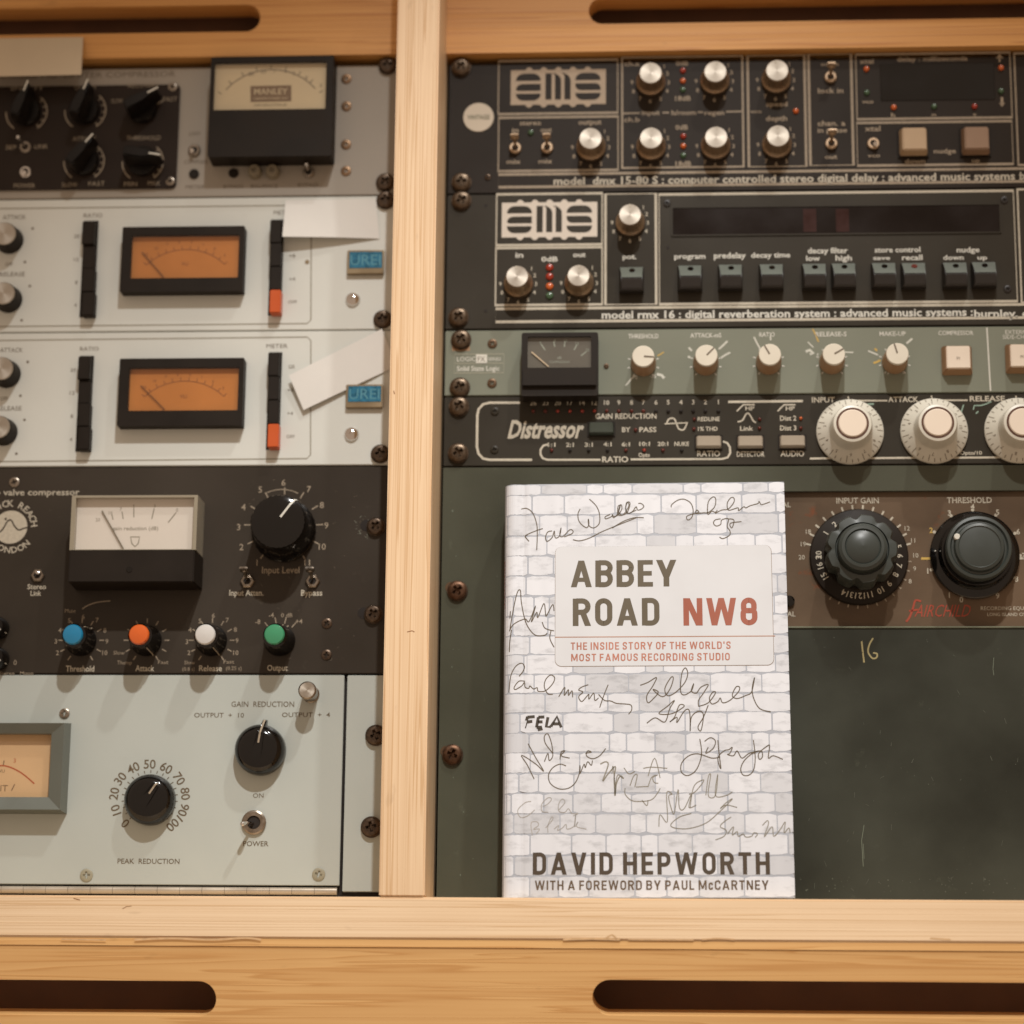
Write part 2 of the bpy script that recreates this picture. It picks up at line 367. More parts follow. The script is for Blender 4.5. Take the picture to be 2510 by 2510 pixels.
def meter(th,outer,face,zf,ztop,mbez,mface,glassy=True,lower=None,rad=1.5,name='meter'):
    """outer,face: pixel rectangles measured at the front of the bezel"""
    o=rect(*outer,ztop); f=rect(*face,ztop)
    bz=obj(name,plate(rrect(*o,rad),[rrect(*f,.8)],.1,ztop),mbez,th,((0,0,0)))
    sub('dial',box(f[0]-1,f[1]-1,zf-1,f[2]+1,f[3]+1,zf,0),mface,bz)
    if glassy: sub('window',mesh_from('pane',[(f[0]+.05,f[1]+.05,ztop-.7),(f[2]-.05,f[1]+.05,ztop-.7),(f[2]-.05,f[3]-.05,ztop-.7),(f[0]+.05,f[3]-.05,ztop-.7)],[(0,1,2,3)]),glass(),bz)
    return bz,f
exec_parts=[]

# ================================================================ cabinet
LIPZ=57.0
YL=B(1255,2200,LIPZ)[1]; YL2=B(1255,2304,LIPZ)[1]
ct=thing('wooden_rack_cabinet','pale pine cabinet whose upright, lip and slotted boards frame the two equipment bays','cabinet',(-144,YL2-150,0))
px0=-157.3; px1=-131.0
obj('upright',box(px0,YL+.2,-170,px1,90,LIPZ,.9,2),WPOST,ct,label='pale upright post between the two bays')
obj('lip',box(-760,YL2,-10,380,YL,LIPZ,1.1,2),WLIP,ct,label='pale horizontal lip below both bays')
# small darker bead under the lip
def prof_x(pts,x0,x1,key):
    n=len(pts); vs=[(x0,y,z) for y,z in pts]+[(x1,y,z) for y,z in pts]
    fs=[(i,(i+1)%n,n+(i+1)%n,n+i) for i in range(n)]+[tuple(range(n))[::-1],tuple(range(n,2*n))]
    return mesh_from(key,vs,fs)
yb=B(1255,2324,54)[1]
obj('bead',prof_x([(YL2-.15,56.2),(YL2-.15,20),(yb,20),(yb,55.8)],-760,380,'bead'),WLOW,ct)
# top boards with hand slots
tz=7.0
def top_board(x0,x1,slot,ybot):
    return obj('slotted_top_board',plate([(x0,ybot),(x1,ybot),(x1,95),(x0,95)],[slot],tz-19,tz),WTOP,ct)
s1=(B(0,50,tz)[0]-120, B(560,78,tz)[1], B(638,50,tz)[0], B(560,12,tz)[1])
s2=(B(1443,28,tz)[0], B(1600,57,tz)[1], B(2510,28,tz)[0]+60, B(1600,-8,tz)[1])
yt=B(950,131,tz)[1]
top_board(-760,px0-.1,stadium(*s1),yt-.5)
ytr=B(1600,124,tz)[1]
top_board(px1+.1,380,stadium(*s2),ytr)
# lower board hangs plumb: its own plane
P0=Vector((0,yb-.35,55.2)); dn=Vector((0,-math.cos(TH),-math.sin(TH))); nn=Vector((0,-math.sin(TH),math.cos(TH)))
def BL(px,py):
    d=ray(px,py); t=(P0-CAM).dot(nn)/d.dot(nn); p=CAM+d*t; return p.x,-(p-P0).dot(dn)
def slotL(xa,xb,yt_,yb_): 
    return (BL(xa,(yt_+yb_)/2)[0],BL((xa+xb)/2,yb_)[1],BL(xb,(yt_+yb_)/2)[0],BL((xa+xb)/2,yt_)[1])
l1=slotL(-300,530,2402,2488); l2=slotL(1452,2800,2406,2494)
lb=obj('slotted_lower_board',plate([(-760,-120),(380,-120),(380,0),(-760,0)],[stadium(*l1),stadium(*l2)],-18,0),WLOW,ct,(P0.x,P0.y,P0.z)); lb.rotation_euler=(TH,0,0)
obj('added_slot_backing',box(-760,YL2-120,-14,380,yb-2,-12,0),SLOTM,ct); obj('added_slot_backing',box(-760,ytr+3,-44,380,94,-42,0),SLOTM,ct)  # added boards behind the slots, lighter brown so the openings look less black
obj('back_board',box(-760,-760,-215,380,110,-200,0),DARK,ct)
obj('light_block_roof',box(-760,95,-200,380,105,LIPZ-5,0),DARK,ct); obj('floor_board',box(-760,-740,-200,380,-730,40,0),DARK,ct)  # unseen top board, added to keep world light out of the slots
obj('outer_side',box(-775,-740,-200,-760,95,LIPZ,0),WPOST,ct); obj('outer_side',box(380,-740,-200,395,95,LIPZ,0),WPOST,ct)
obj('inner_divider',box(px0+2,-730,-200,px1-2,YL2-2,18,0),DARK,ct)


# dents and rubbed places on the pale wood
def wear():
    pw=Print(ct,h=LIPZ+.08); m1=mat('rubbed_pine',(206,170,126),.6,var=.15,vs=300); m2=mat('dark_dent',(150,104,66),.6)
    for p,wd in (([(330,2303),(420,2300),(520,2303),(600,2299),(640,2303)],5),([(150,2302),(260,2304)],3),([(1380,2303),(1450,2301),(1520,2303)],5),([(1485,2300),(1500,2292),(1512,2302)],4),([(1540,2303),(1700,2304)],3),([(1720,2303),(1760,2300),(1800,2303)],3.5),([(2280,2300),(2330,2303)],4)): pw.L(p,wd,m1,nm='rubbed_edge',smooth=True)
    for p,wd in (([(998,1549),(1010,1546),(1016,1549)],2.2),([(965,958),(967,966)],2.4),([(180,2202),(196,2206)],2),([(300,2228),(310,2222),(322,2221)],1.6)): pw.L(p,wd,m2,nm='dent')
    pw.build()
wear()
# ================================================================ LEFT BAY
def yrow(px,py): return B(px,py)[1]
# ---- unit 1: grey valve compressor with black sub panel
GREY1=mat('warm_grey_enamel',(154,146,134),.5,var=.07,vs=12,bump=.08)
SUBP=mat('brown_black_panel',(40,30,23),.5,var=.15,spec=.2)
u=unit('valve_limiter','warm grey unit at the top left with black knob panel and cream meter','L',-.2,yrow(500,484)+.35,GREY1)
pr=Print(u)
x0,y0,x1,y1=rect(-330,212,436,465,1.6)
obj('knob_panel',plate(rrect(x0,y0,x1,y1,3.2),[],.05,1.6),SUBP,u)
pr.T('STEREO VARIABLE MU  LIMITER COMPRESSOR',430,181,14,DPR,w=560,al='R')
CHX=[(11.5,.3),(11.5,1.5),(9.6,2.5),(8.8,13),(8.2,14)]
def chicken(px,py,ang,m=BLK):
    x,y=B(px,py,1.6)
    k=obj('pointer_knob',lathe([(9.8,0),(9.8,3),(8.9,4.2)],32),m,u,(x,y,1.7),rz=-math.radians(ang))
    pts=[(-4.6,-9.5),(4.6,-9.5),(5.6,-4),(4.6,3),(2.2,12),(1.0,14.6),(-1.0,14.6),(-2.2,12),(-4.6,3),(-5.6,-4)]
    bm=bmesh.new(); lo=[bm.verts.new((a,b,3.8)) for a,b in pts]; hi=[bm.verts.new((a*.62,b*.94,17.5 if b>10 else 19)) for a,b in pts]
    n=len(pts)
    for i in range(n): bm.faces.new((lo[i],lo[(i+1)%n],hi[(i+1)%n],hi[i]))
    bm.faces.new(hi)
    bmesh.ops.bevel(bm,geom=[e for e in bm.edges if e.verts[0] in hi and e.verts[1] in hi],offset=.8,segments=2,affect='EDGES')
    sub('grip',finish('grip',bm,True,40),m,k)
    sub('pointer',box(-.55,6.5,18.4,.55,14.0,19.0,.1),WHITEP,k,rx=-.06)
    return k
for px,py,a,r in ((65,275,18,50),(209,271,20,50),(350,268,60,0),(206,396,38,49),(350,397,98,50)):
    chicken(px,py,a)
    if r:
        pr.arc(px,py,r,40,145,3,DIMP,h=1.75); pr.arc(px,py,r,215,272,3,DIMP,h=1.75)
        pr.ticks(px,py,r-9,r-1,50,140,5,2.5,DIMP,h=1.75)
for t,x,y,wd in (('INPUT',68,216,80),('OUTPUT',210,214,54),('RECOVERY',352,209,76),('SLOW',287,247,28),('FAST',417,243,34),('ATTACK',207,340,58),('THRESHOLD',352,338,84),('SEP',27,361,26),('LINK',101,359,33),('POWER',60,455,52),('SLOW',171,453,38),('FAST',237,450,40),('MIN',320,451,32),('MAX',377,449,30)):
    pr.T(t,x,y,11,DIMP,w=wd,h=1.75)
pr.L([(385,255),(402,246)],3,DIMP,h=1.75)
toggle(u,62,360,3.9,(-.5,.6)); toggle(u,62,421,3.9,(0,-.2),4,m=CHROME)
for a,b in ((423,213),(417,444)): small_screw(u,a,b,2.9,h=1.6)
toggle(u,476,368,3.9,(-.1,-.2),5)
for a,b in ((476,427),(573,425)):
    x,y=B(a,b); obj('recessed_socket',disc(3.2,0,1.2,20,.2),BLKM,u,(x,y,0))
for a in (626,670): knob(u,a,424,[(4.6,0),(4.6,1.5),(3.9,5.5),(3.4,6),(1.7,6),(1.6,4.5),(.01,4.5)],mat('grey_trim_knob',(128,118,98),.45),name='trim_knob')
toggle(u,756,422,3.6,(-.1,.7),9)
for t,x,y,wd in (('LIMIT',478,328,28),('COMPRESS',480,397,58),('METER',478,458,46),('BYPASS',572,457,48),('BALANCE',648,456,66),('BYPASS',755,453,50)): pr.T(t,x,y,9,DPR,w=wd)
for a,b in ((849,193),(849,260),(848,354),(848,419)): small_screw(u,a,b,3.3,mat('tarnished_screw',(140,112,86),.4,.8))
MF1=mat('aged_meter_face',(202,184,150),.6,var=.04)
bz,f=meter(u,(513,138,815,383),(524,152,799,268),13.6,17,BLKM,MF1)
for k in range(9):
    a=math.radians(-56+k*14); cx,cy=(f[0]+f[2])/2,f[1]-9; r=38
    pr.L([(cx+r*math.sin(a),cy+r*math.cos(a)),(cx+(r+2.6)*math.sin(a),cy+(r+2.6)*math.cos(a))],.55,DPR,h=13.75,px=False)
pr.L([((f[0]+f[2])/2+37.5*math.sin(math.radians(t)),f[1]-9+37.5*math.cos(math.radians(t))) for t in range(-50,51,4)],.6,DPR,h=13.75,px=False)
for t,x,y in (('20',616,181),('10',646,176),('7',673,174),('3',720,180),('0',751,190),('3',786,209),('5',700,174)): pr.T(t,x,y,9,DPR,h=13.75)
pr.P([(614,211),(714,209),(714,248),(614,250)],mat('bronze_print',(112,88,62),.6),h=13.75); pr.T('MANLEY',664,224,15,MF1,w=82,bold=.01,h=13.85); pr.T('LABORATORIES INC',664,241,6,MF1,w=84,h=13.85); pr.T('GAIN REDUCTION dB',662,257,6,DPR,w=80,h=13.75)
for a,b in ((950,160),(944,446)): screw(u,a,b)
pr.build()
# ---- units 2 and 3: white limiters with amber meters
WHP=mat('off_white_enamel',(210,212,205),.42,scr=.10,scrcol=(150,140,120),var=.05,vs=10,bump=.06)
AMB=mat('amber_meter_face',(194,120,44),.5,var=.1,vs=30)
BLUEB=mat('blue_badge',(24,104,134),.3,var=.35,vs=260,coat=.3); GOLD=mat('worn_gold',(158,142,116),.35,.9); LBLUE=mat('pale_blue_print',(78,140,158),.4)
SORG=mat('orange_key',(196,84,28),.4,var=.05)
def needle(parent,p0,p1,z,wd,m,name='needle'):
    a=B(*p0,z); b=B(*p1,z); vs,fs=ribbon([a,b],wd)
    po=ORG_[parent.name]; vs=[(v[0]-po.x,v[1]-po.y,z-po.z) for v in vs]+[(v[0]-po.x,v[1]-po.y,z+.4-po.z) for v in vs]
    fs=[(4,5,7,6),(0,1,5,4),(2,3,7,6),(0,2,6,4),(1,3,7,5)]
    return sub(name,mesh_from('needle',vs,fs),m,parent)
def limiter(lab,y0,y1,K):
    u=unit('white_limiter',lab,'L',y0,y1,WHP,t=3); pr=Print(u)
    for (x,y,r) in K['knobs']:
        knob(u,x,y,[(r*1.22,.2),(r*1.22,1.4),(r*1.16,3),(r*1.05,12),(r*.98,12.6)],BLKM,cap=(r,12.7,14.2),capm=ALU,ang=random.uniform(0,90))
    for t,x,y,wd,s in K['txt']: pr.T(t,x,y,s,DPR,w=wd)
    for d in K['dots']: pr.D(d[0],d[1],3.2,DPR)
    for (xa,xb,ya,yb_,keys,nm) in K['banks']:
        n=len(keys)
        for i,kk in enumerate(keys):
            a=rect(xa,ya+(yb_-ya)*i/n,xb,ya+(yb_-ya)*(i+1)/n,5)
            z=8.5 if kk=='o' else (5.5 if kk=='k' else 7.5)
            obj('push_key',box(a[0],a[1]+.15,.1,a[2],a[3]-.15,z,.5,2),SORG if kk=='o' else BLKM,u,label='orange bottom key' if kk=='o' else None)
        a=rect(xa,ya,xb,yb_,0); obj('key_slot',box(a[0]-.6,a[1]-.6,.02,a[2]+.9,a[3]+.6,.5,.1),DARK,u)
    o,fc=K['meter']
    bz,f=meter(u,o,fc,5.6,9,BLKM,AMB,rad=.8)
    cx,cy=(f[0]+f[2])/2,f[1]-16
    dk=mat('brown_meter_print',(138,78,32),.6)
    pr.L([(cx+36*math.sin(math.radians(t)),cy+36*math.cos(math.radians(t))) for t in range(-44,45,4)],.4,dk,h=5.75,px=False)
    for t in range(-44,45,8): pr.L([(cx+36*math.sin(math.radians(t)),cy+36*math.cos(math.radians(t))),(cx+38.5*math.sin(math.radians(t)),cy+38.5*math.cos(math.radians(t)))],.45,dk,h=5.75,px=False)
    mx,my=(fc[0]+fc[2])/2,(fc[1]+fc[3])/2
    pr.T('VU',mx,my+18,9,dk,h=5.75)
    for i,t in enumerate(('20','10','7','5','3','1','0','3')): 
        a=math.radians(-38+i*11); pr.T(t,mx+155*math.sin(a),my+112-148*math.cos(a),7,dk,h=5.75)
    needle(bz,K['needle'][0],K['needle'][1],6.2,.4,mat('needle_dark',(70,34,16),.5))
    # badge
    a=rect(*K['badge'],2.5); b=obj('badge',box(*[a[0],a[1],.1,a[2],a[3],3.4],.4,2),GOLD,u); g=rect(K['badge'][0]+5,K['badge'][1]+3,K['badge'][2]-4,K['badge'][3]-15,3.6)
    sub('badge_enamel',box(g[0],g[1],3.2,g[2],g[3],3.7,.15),BLUEB,b)
    bx=(K['badge'][0]+K['badge'][2])/2; by=(K['badge'][1]+K['badge'][3])/2-6
    pr.T('UREI',bx,by,26,LBLUE,w=74,bold=.0,h=3.85)
    knob(u,K['btn'][0],K['btn'][1],[(4.6,0),(4.6,.7),(3.9,1.9),(2.6,2.7),(1.1,3),(.9,2.4),(.01,2.4)],CHROME,name='round_head_bolt')
    pr.L([(-60,K['bor'][0]+9),(K['bor'][2]-9,K['bor'][0]),(K['bor'][2],K['bor'][0]+9),(K['bor'][2]-1,K['bor'][1]-9),(K['bor'][2]-10,K['bor'][1]),(-60,K['bor'][1]+8)],2.6,FPR)
    if K.get('led'): 
        x,y=B(*K['led']); obj('trim_hole',disc(1.4,0,.4,14,.1),GOLD,u,(x,y,0))
    for a,b in K['rs']: screw(u,a,b)
    pr.build(); return u
ub=yrow(500,484)-.35; um=yrow(500,812)
K2=dict(knobs=[(24,590,7.4),(22,735,7.2)],txt=[('ATTACK',35,532,56,11),('OFF',22,648,18,9),('RELEASE',30,672,62,11),('RATIO',228,528,46,10),('METER',694,521,46,10),('20',188,579,13,9),('12',187,636,12,9),('8',187,692,None,9),('4',185,748,None,9),('+8',716,627,15,9),('+4',716,684,15,9),('OFF',717,740,21,8)],
 dots=[(80,560),(61,642),(73,701),(53,785)],banks=[(203,233,544,776,'bkbb','r'),(663,690,541,771,'bbbo','m')],meter=((297,555,597,714),(321,576,585,681)),needle=((348,618),(402,680)),
 badge=(851,614,941,672),btn=(865,735),bor=(503,793,763),led=(753,642),rs=[(945,490),(938,782)])
K3=dict(knobs=[(17,918,7.4),(10,1060,7.2)],txt=[('ATTACK',28,858,56,11),('OFF',10,977,18,9),('RELEASE',22,1001,62,11),('RATIO',219,855,46,10),('METER',679,848,52,10),('20',179,907,13,9),('12',177,963,12,9),('8',176,1020,None,9),('4',174,1077,None,9),('GR',715,899,16,9),('+8',712,956,15,9),('+4',711,1013,14,9),('OFF',712,1070,20,8)],
 dots=[(68,887),(50,970),(60,1029),(40,1112)],banks=[(193,222,875,1105,'bkbb','r'),(658,685,866,1100,'bbbo','m')],meter=((290,878,596,1043),(315,901,584,1006)),needle=((345,945),(404,1004)),
 badge=(848,943,938,1000),btn=(862,1065),bor=(826,1124,762),rs=[(932,1112)])

yc=yrow(500,1143)
limiter('white limiter directly under the warm grey unit, flat paper note across its right corner',ub,um+.3,K2)
limiter('white limiter above the black compressor, tilted paper note at its right',um-.3,yc+.4,K3)
# ---- unit 4: black valve compressor
PHX=mat('worn_black_enamel',(54,47,39),.42,var=.25,vs=9,bump=.1,spec=.25,scr=.3,scrcol=(120,112,96))
yd=yrow(500,1653)
u=unit('black_valve_compressor','black compressor with white meter and four colour-capped knobs','L',yc-.4,yd+.4,PHX)
pr=Print(u)
pr.T('stereo valve compressor',195,1206,15,LIGHTP,w=262,al='R',bold=.012)
pr.D(26,1292,41,LIGHTP,n=40)
pr.L([(-12,1300),(0,1303),(10,1292),(18,1278),(27,1275),(36,1290),(46,1299),(58,1295),(68,1293)],3.4,PHX,h=.2,smooth=True)
pr.D(14,1272,3,PHX,h=.2)
for i,ch in enumerate('CHISWICK REACH'):
    a=-95+i*13.6
    if ch!=' ': pr.T(ch,26+58*math.sin(math.radians(a)),1292-58*math.cos(math.radians(a)),16,LIGHTP,ang=-a,bold=.01)
for i,ch in enumerate('LONDON'):
    a=222-i*17; pr.T(ch,26+56*math.sin(math.radians(a)),1292-56*math.cos(math.radians(a)),15,LIGHTP,ang=180-a,bold=.01)
small_screw(u,35,1182,3.2); toggle(u,92,1410,4.4,(.1,.2),4,hexn=True)
pr.T('Stereo',90,1438,12,LIGHTP,w=46,bold=.015); pr.T('Link',88,1454,12,LIGHTP,w=26,bold=.015)
# meter: clear cover standing proud, black lower shroud
o=rect(174,1214,494,1428,0)
f=rect(186,1219,478,1347,17)
CLR=mat('smoky_clear_cover',(150,142,124),.15,var=.05)
WMF=mat('white_meter_face',(226,220,212),.6,var=.02)
o=rect(172,1213,478,1427,24); ob=(o[0]-1.5,o[1]+4,o[2]+7,o[3]+2.5)
ym=B(330,1347,24)[1]
def frus(b0,b1,z0,z1,bev=.6):
    bm=bmesh.new(); lo=[bm.verts.new((x,y,z0)) for x,y in ((b0[0],b0[1]),(b0[2],b0[1]),(b0[2],b0[3]),(b0[0],b0[3]))]; hi=[bm.verts.new((x,y,z1)) for x,y in ((b1[0],b1[1]),(b1[2],b1[1]),(b1[2],b1[3]),(b1[0],b1[3]))]
    for i in range(4): bm.faces.new((lo[i],lo[(i+1)%4],hi[(i+1)%4],hi[i]))
    bm.faces.new(hi); bm.faces.new(lo[::-1])
    if bev: bmesh.ops.bevel(bm,geom=bm.edges[:],offset=bev,segments=2,affect='EDGES')
    return finish('block',bm,True,35)
mt=obj('meter_shroud',frus((o[0]-.8,o[1]-.5,o[2]+1.2,ym),(o[0],o[1],o[2],ym-.3),.1,24),BLKM,u)
fr=plate([(o[0]-.4,ym),(o[2]+.6,ym),(o[2]+.6,o[3]),(o[0]-.4,o[3])],[[(o[0]+2.2,ym+.4),(o[2]-1.6,ym+.4),(o[2]-1.6,o[3]-1.4),(o[0]+2.2,o[3]-1.4)]],.1,23)
ms=obj('meter',fr,CLR,u)
sub('dial',box(o[0]+2,ym+.2,17.5,o[2]-1.4,o[3]-1.2,18.2,0),WMF,ms); sub('window',mesh_from('pane',[(o[0]+2.3,ym+.5,22),(o[2]-1.7,ym+.5,22),(o[2]-1.7,o[3]-1.5,22),(o[0]+2.3,o[3]-1.5,22)],[(0,1,2,3)]),glass(),ms)
gp=mat('grey_meter_print',(150,144,130),.6)
pr.T('gain reduction (dB)',332,1295,9,gp,w=112,h=18.3,bold=.01)
needle(ms,(250,1252),(303,1346),18.9,.7,mat('needle_grey',(120,112,96),.5))
for p0,p1 in (((274,1260),(277,1274)),((299,1254),(302,1272)),((328,1246),(328,1268)),((378,1246),(372,1272)),((432,1256),(412,1281))): pr.L([p0,p1],2.6,gp,h=18.3)
for t,x,y in (('20',240,1274),('10',271,1257),('7',296,1248),('5',328,1241),('3',379,1240),('0',434,1250)): pr.T(t,x,y,8,gp,h=18.3)
pr.L([(320,1316),(342,1316),(339,1332),(331,1340),(323,1332)],2.2,gp,h=18.3,closed=True)
x,y=B(317,1396,24); sub('zero_screw',disc(1.8,23.9,24.4,16,.1),BLKG,mt,(x-ORG_[mt.name].x,y-ORG_[mt.name].y,0))
# big knob
knob(u,697,1302,[(20,.1),(20,2.4),(18.4,4.2),(17.9,6),(17.6,24),(16.4,27),(13,28.4),(0.01,28.6)],BLKG,ang=36,pt=(1.3,[(3,29.0),(12.5,28.9),(16.9,26.9),(18.2,22)]),ptm=WHITEP,n=64,flute=32,fd=.35)
for i,(t,x,y) in enumerate((('1',630,1379),('2',592,1341),('3',585,1292),('4',597,1243),('5',638,1200),('6',695,1183),('7',757,1199),('8',789,1238),('9',800,1288),('10',790,1340),('11',753,1379))): pr.T(t,x,y,15,DIMP,bold=.01)
pr.ticks(695,1290,80,97,-146,146,11,3,DIMP)
pr.arc(688,1284,86,-25,28,2,DIMP)
pr.T('Input Level',688,1397,16,DIMP,w=92,bold=.014)
FLATT=mat('flat_white_tip',(200,196,184),.4)
toggle(u,606,1424,4.6,(-.1,1),12,hexn=True,tip=STEEL,flat=True); toggle(u,766,1424,4.6,(-.05,1),12,hexn=True,tip=STEEL,flat=True)
pr.T('Input Atten.',604,1453,14,LIGHTP,w=84,bold=.015); pr.T('Bypass',764,1453,14,LIGHTP,w=52,bold=.015)
CK=[(199,1571,'blue_cap',(24,120,160),42),(359,1571,'orange_cap',(210,96,36),152),(519,1571,'grey_white_cap',(206,204,200),150),(686,1571,'green_cap',(60,140,100),30)]
names=['blue','orange','white','green']
for i,(x,y,cm,c,a) in enumerate(CK):
    capm=mat(cm,c,.22,var=.03,coat=.4)
    k=knob(u,x,y,[(9.6,.2),(9.6,1.5),(8.8,3),(8.0,16),(7.4,19.5),(6.2,20.5)],BLKG,ang=a,pt=(.6,[(6.6,19.9),(8.5,15),(9.4,4),(10.6,1.9)]),ptm=DIMP,label=names[i]+'-capped knob')
    sub('cap',lathe([(6.1,20.3),(6.2,22.6),(5.6,23.6),(3.5,24.1),(.01,24.3)],32),capm,k)
    if i<3: pr.ticks(x,y,44,56,-147,147,11,2.6,DIMP)
pr.ticks(686,1571,44,60,-40,40,4,2.6,DIMP)
for t,x,y in (('2',141,1600),('3',137,1572),('4',147,1545),('5',170,1521),('6',204,1512),('7',238,1520),('8',257,1545),('9',262,1572),('10',257,1600),('4',466,1544),('3',458,1573),('2',463,1600),('5',490,1522),('6',523,1509),('7',557,1520),('8',577,1543),('9',581,1570),('10',578,1600),('-8',632,1524),('-4',665,1508),('+4',733,1523)): pr.T(t,x,y,11,DIMP,bold=.01)
pr.T('0 dB',703,1508,10,DIMP,w=28)
for t,x,y,wd in (('Threshold',196,1639,70),('Attack',355,1638,46),('Release',516,1638,56),('Output',680,1637,50)): pr.T(t,x,y,14,LIGHTP,w=wd,bold=.014)
for t,x,y,wd in (('Slow',292,1600,28),('Thump',305,1624,36),('Fast',400,1623,25),('Slow',465,1624,26),('Fast',561,1622,26),('(0.8 s)',462,1640,30),('(0.25 s)',573,1638,38),('Mute',172,1497,26)): pr.T(t,x,y,9,DIMP,w=wd)
pr.T('0',37,1624,12,DIMP); pr.T('Stereo   Mono',40,1650,8,DIMP,w=84)
for a,b in ((2,1541),(2,1616)): knob(u,a-6,b,[(7,.2),(7,4),(6,10),(5.4,11)],BLK,ang=120,pt=(.6,[(2,11.4),(5.2,11.3),(7.2,4)]),name='small_knob')
pr.L([(202,1493),(215,1484),(240,1476),(270,1473)],2.6,DIMP,smooth=True)
for a,b in ((801,1528),(800,1605)): small_screw(u,a,b,3.2,DSTEEL)
for a,b in ((921,1290),(915,1505)):
    screw(u,a,b,5.2)
    X,Y=B(a-24,b-2); obj('slot_end',disc(3.6,.02,.16,20,.02),DARK,u,(X,Y,0))
SC0=mat('scuffed_metal_mark',(120,122,108),.5)
rr_=random.Random(5)
for i in range(60):
    x=rr_.gauss(885,14) if i<26 else rr_.uniform(600,960); y=rr_.gauss(1292,14) if i<26 else rr_.uniform(1160,1640); l_=rr_.uniform(2,10); a_=rr_.gauss(0,.5)
    pr.L([(x,y),(x+l_*math.cos(a_),y+l_*math.sin(a_))],rr_.uniform(.5,1.3 if i<26 else .8),SC0 if i<26 else DPR,nm='scratch')
pr.build()
SCF=mat('bare_metal_scuff',(128,130,116),.45,metal=.3)
# ---- unit 5: grey levelling amplifier with hinged door
GRN1=mat('grey_green_enamel',(178,184,178),.38,scr=.12,scrcol=(140,134,118),var=.06,vs=9,bump=.05)
ye=-533.6
u=unit('levelling_amplifier','pale grey levelling amplifier at the bottom left, hinged door with black numbered knob','L',yd-.4,ye-4,DARK,z=-4)
pr=Print(u,h=.12)
h0=B(400,2169)[1]
xr=B(838,1900)[0]
obj('door',box(LX0+20,h0,-3,xr,yd-.4,0,.4,2),GRN1,u)
ear=obj('mounting_ear',box(xr+1.9,B(880,2186)[1],-3,LX1,yd-.5,-.2,.4,2),GRN1,u)
hg=mat('hinge_steel',(196,186,170),.3,.6,var=.08)
seg=53/2.0; n=0; yh0,yh1=B(400,2192)[1],B(400,2173)[1]; r=(yh1-yh0)/2
xe=B(826,2182)[0]
for i in range(28):
    xb_=xe-i*13.55; xa_=xb_-13.35
    vs=[];fs=[]
    for x in (xa_,xb_):
        for j in range(12): a=2*math.pi*j/12; vs.append((x,(yh0+yh1)/2+r*math.cos(a),-.8+r*math.sin(a)))
    fs=[(j,(j+1)%12,12+(j+1)%12,12+j) for j in range(12)]+[tuple(range(12))[::-1],tuple(range(12,24))]
    obj('hinge_knuckle',mesh_from('knuckle',vs,fs,True,40),hg,u)
# its meter
MB=mat('green_grey_bezel',(100,104,96),.4,var=.06)
PEACH=mat('peach_meter_face',(218,182,138),.5,var=.04)
o=rect(-200,1766,158,1990,12)
fi=rect(-160,1796,119,1952,12)
bm=bmesh.new(); A1=[(o[0],o[1]),(o[2],o[1]),(o[2],o[3]),(o[0],o[3])]; B1=[(fi[0],fi[1]),(fi[2],fi[1]),(fi[2],fi[3]),(fi[0],fi[3])]
q=[[bm.verts.new((x,y,z)) for x,y in P] for P,z in ((A1,.1),([(x+(1.5 if i in(0,3) else -1.5),y+(1.5 if i<2 else -1.5)) for i,(x,y) in enumerate(A1)],12),(B1,8.5),(B1,.5))]
for a in range(3):
    for i in range(4): bm.faces.new((q[a][i],q[a][(i+1)%4],q[a+1][(i+1)%4],q[a+1][i]))
mz=obj('meter',finish('bezel',bm),MB,u)
sub('dial',box(fi[0]-1,fi[1]-1,2,fi[2]+1,fi[3]+1,3,0),PEACH,mz)
# curved plastic window
vs=[];fs=[]
for i in range(13):
    t=i/12; y=fi[1]+.2+(fi[3]-fi[1]-.4)*t; z=3.8+6.4*math.sin(math.pi*t)
    vs+=[(fi[0]+.2,y,z),(fi[2]-.2,y,z)]
for i in range(12): fs.append((2*i,2*i+1,2*i+3,2*i+2))
sub('window',mesh_from('window',vs,fs,True),glass(),mz)
rd=mat('red_scale_print',(186,92,50),.5); br=mat('brown_scale_print',(130,100,68),.6)
pr.L([(-60,1900),(-30,1885),(0,1877),(20,1879),(45,1890),(66,1905),(84,1921)],3.4,rd,h=3.1,smooth=True)
pr.L([(8,1876),(10,1864)],2.6,br,h=3.1); pr.T('3',36,1864,10,rd,h=3.1); pr.T('VU',4,1890,8,br,h=3.1); pr.T('UNIT',-8,1932,15,br,w=54,h=3.1); pr.L([(28,1938),(36,1922)],2.4,br,h=3.1)
small_screw(u,158,1749,3.2); small_screw(u,212,2145,3.9,mat('enamelled_screw',(150,146,126),.5)); small_screw(u,781,2143,3.9,MT['enamelled_screw'])
DB=mat('soft_brown_print',(98,84,62),.6)
pr.T('PEAK  REDUCTION',364,2111,12,DB,w=152,bold=.006)
pr.T('GAIN  REDUCTION',644,1726,13,DB,w=154,bold=.004); pr.T('OUTPUT  +  10',537,1753,11,DB,w=122,bold=.004); pr.T('OUTPUT  +  4',750,1752,11,DB,w=118,bold=.004)
pr.T('ON',633,1950,11,DB,w=26); pr.T('POWER',627,2068,12,DB,w=62,bold=.006)
for i in range(11):
    a=-137+i*27.4; t=str(i*10); X,Y=367+88*math.sin(math.radians(a)),1957-84*math.cos(math.radians(a))
    pr.T(t,X,Y,21,DB,ang=-a,bold=.008,res=4)
pr.ticks(367,1957,62,69,-137,137,21,2,DB)
DK=[(15.4,.3),(15.4,4.5),(15.0,7),(13.6,9.8),(11.4,11.8),(9.0,12.7),(.01,12.9)]
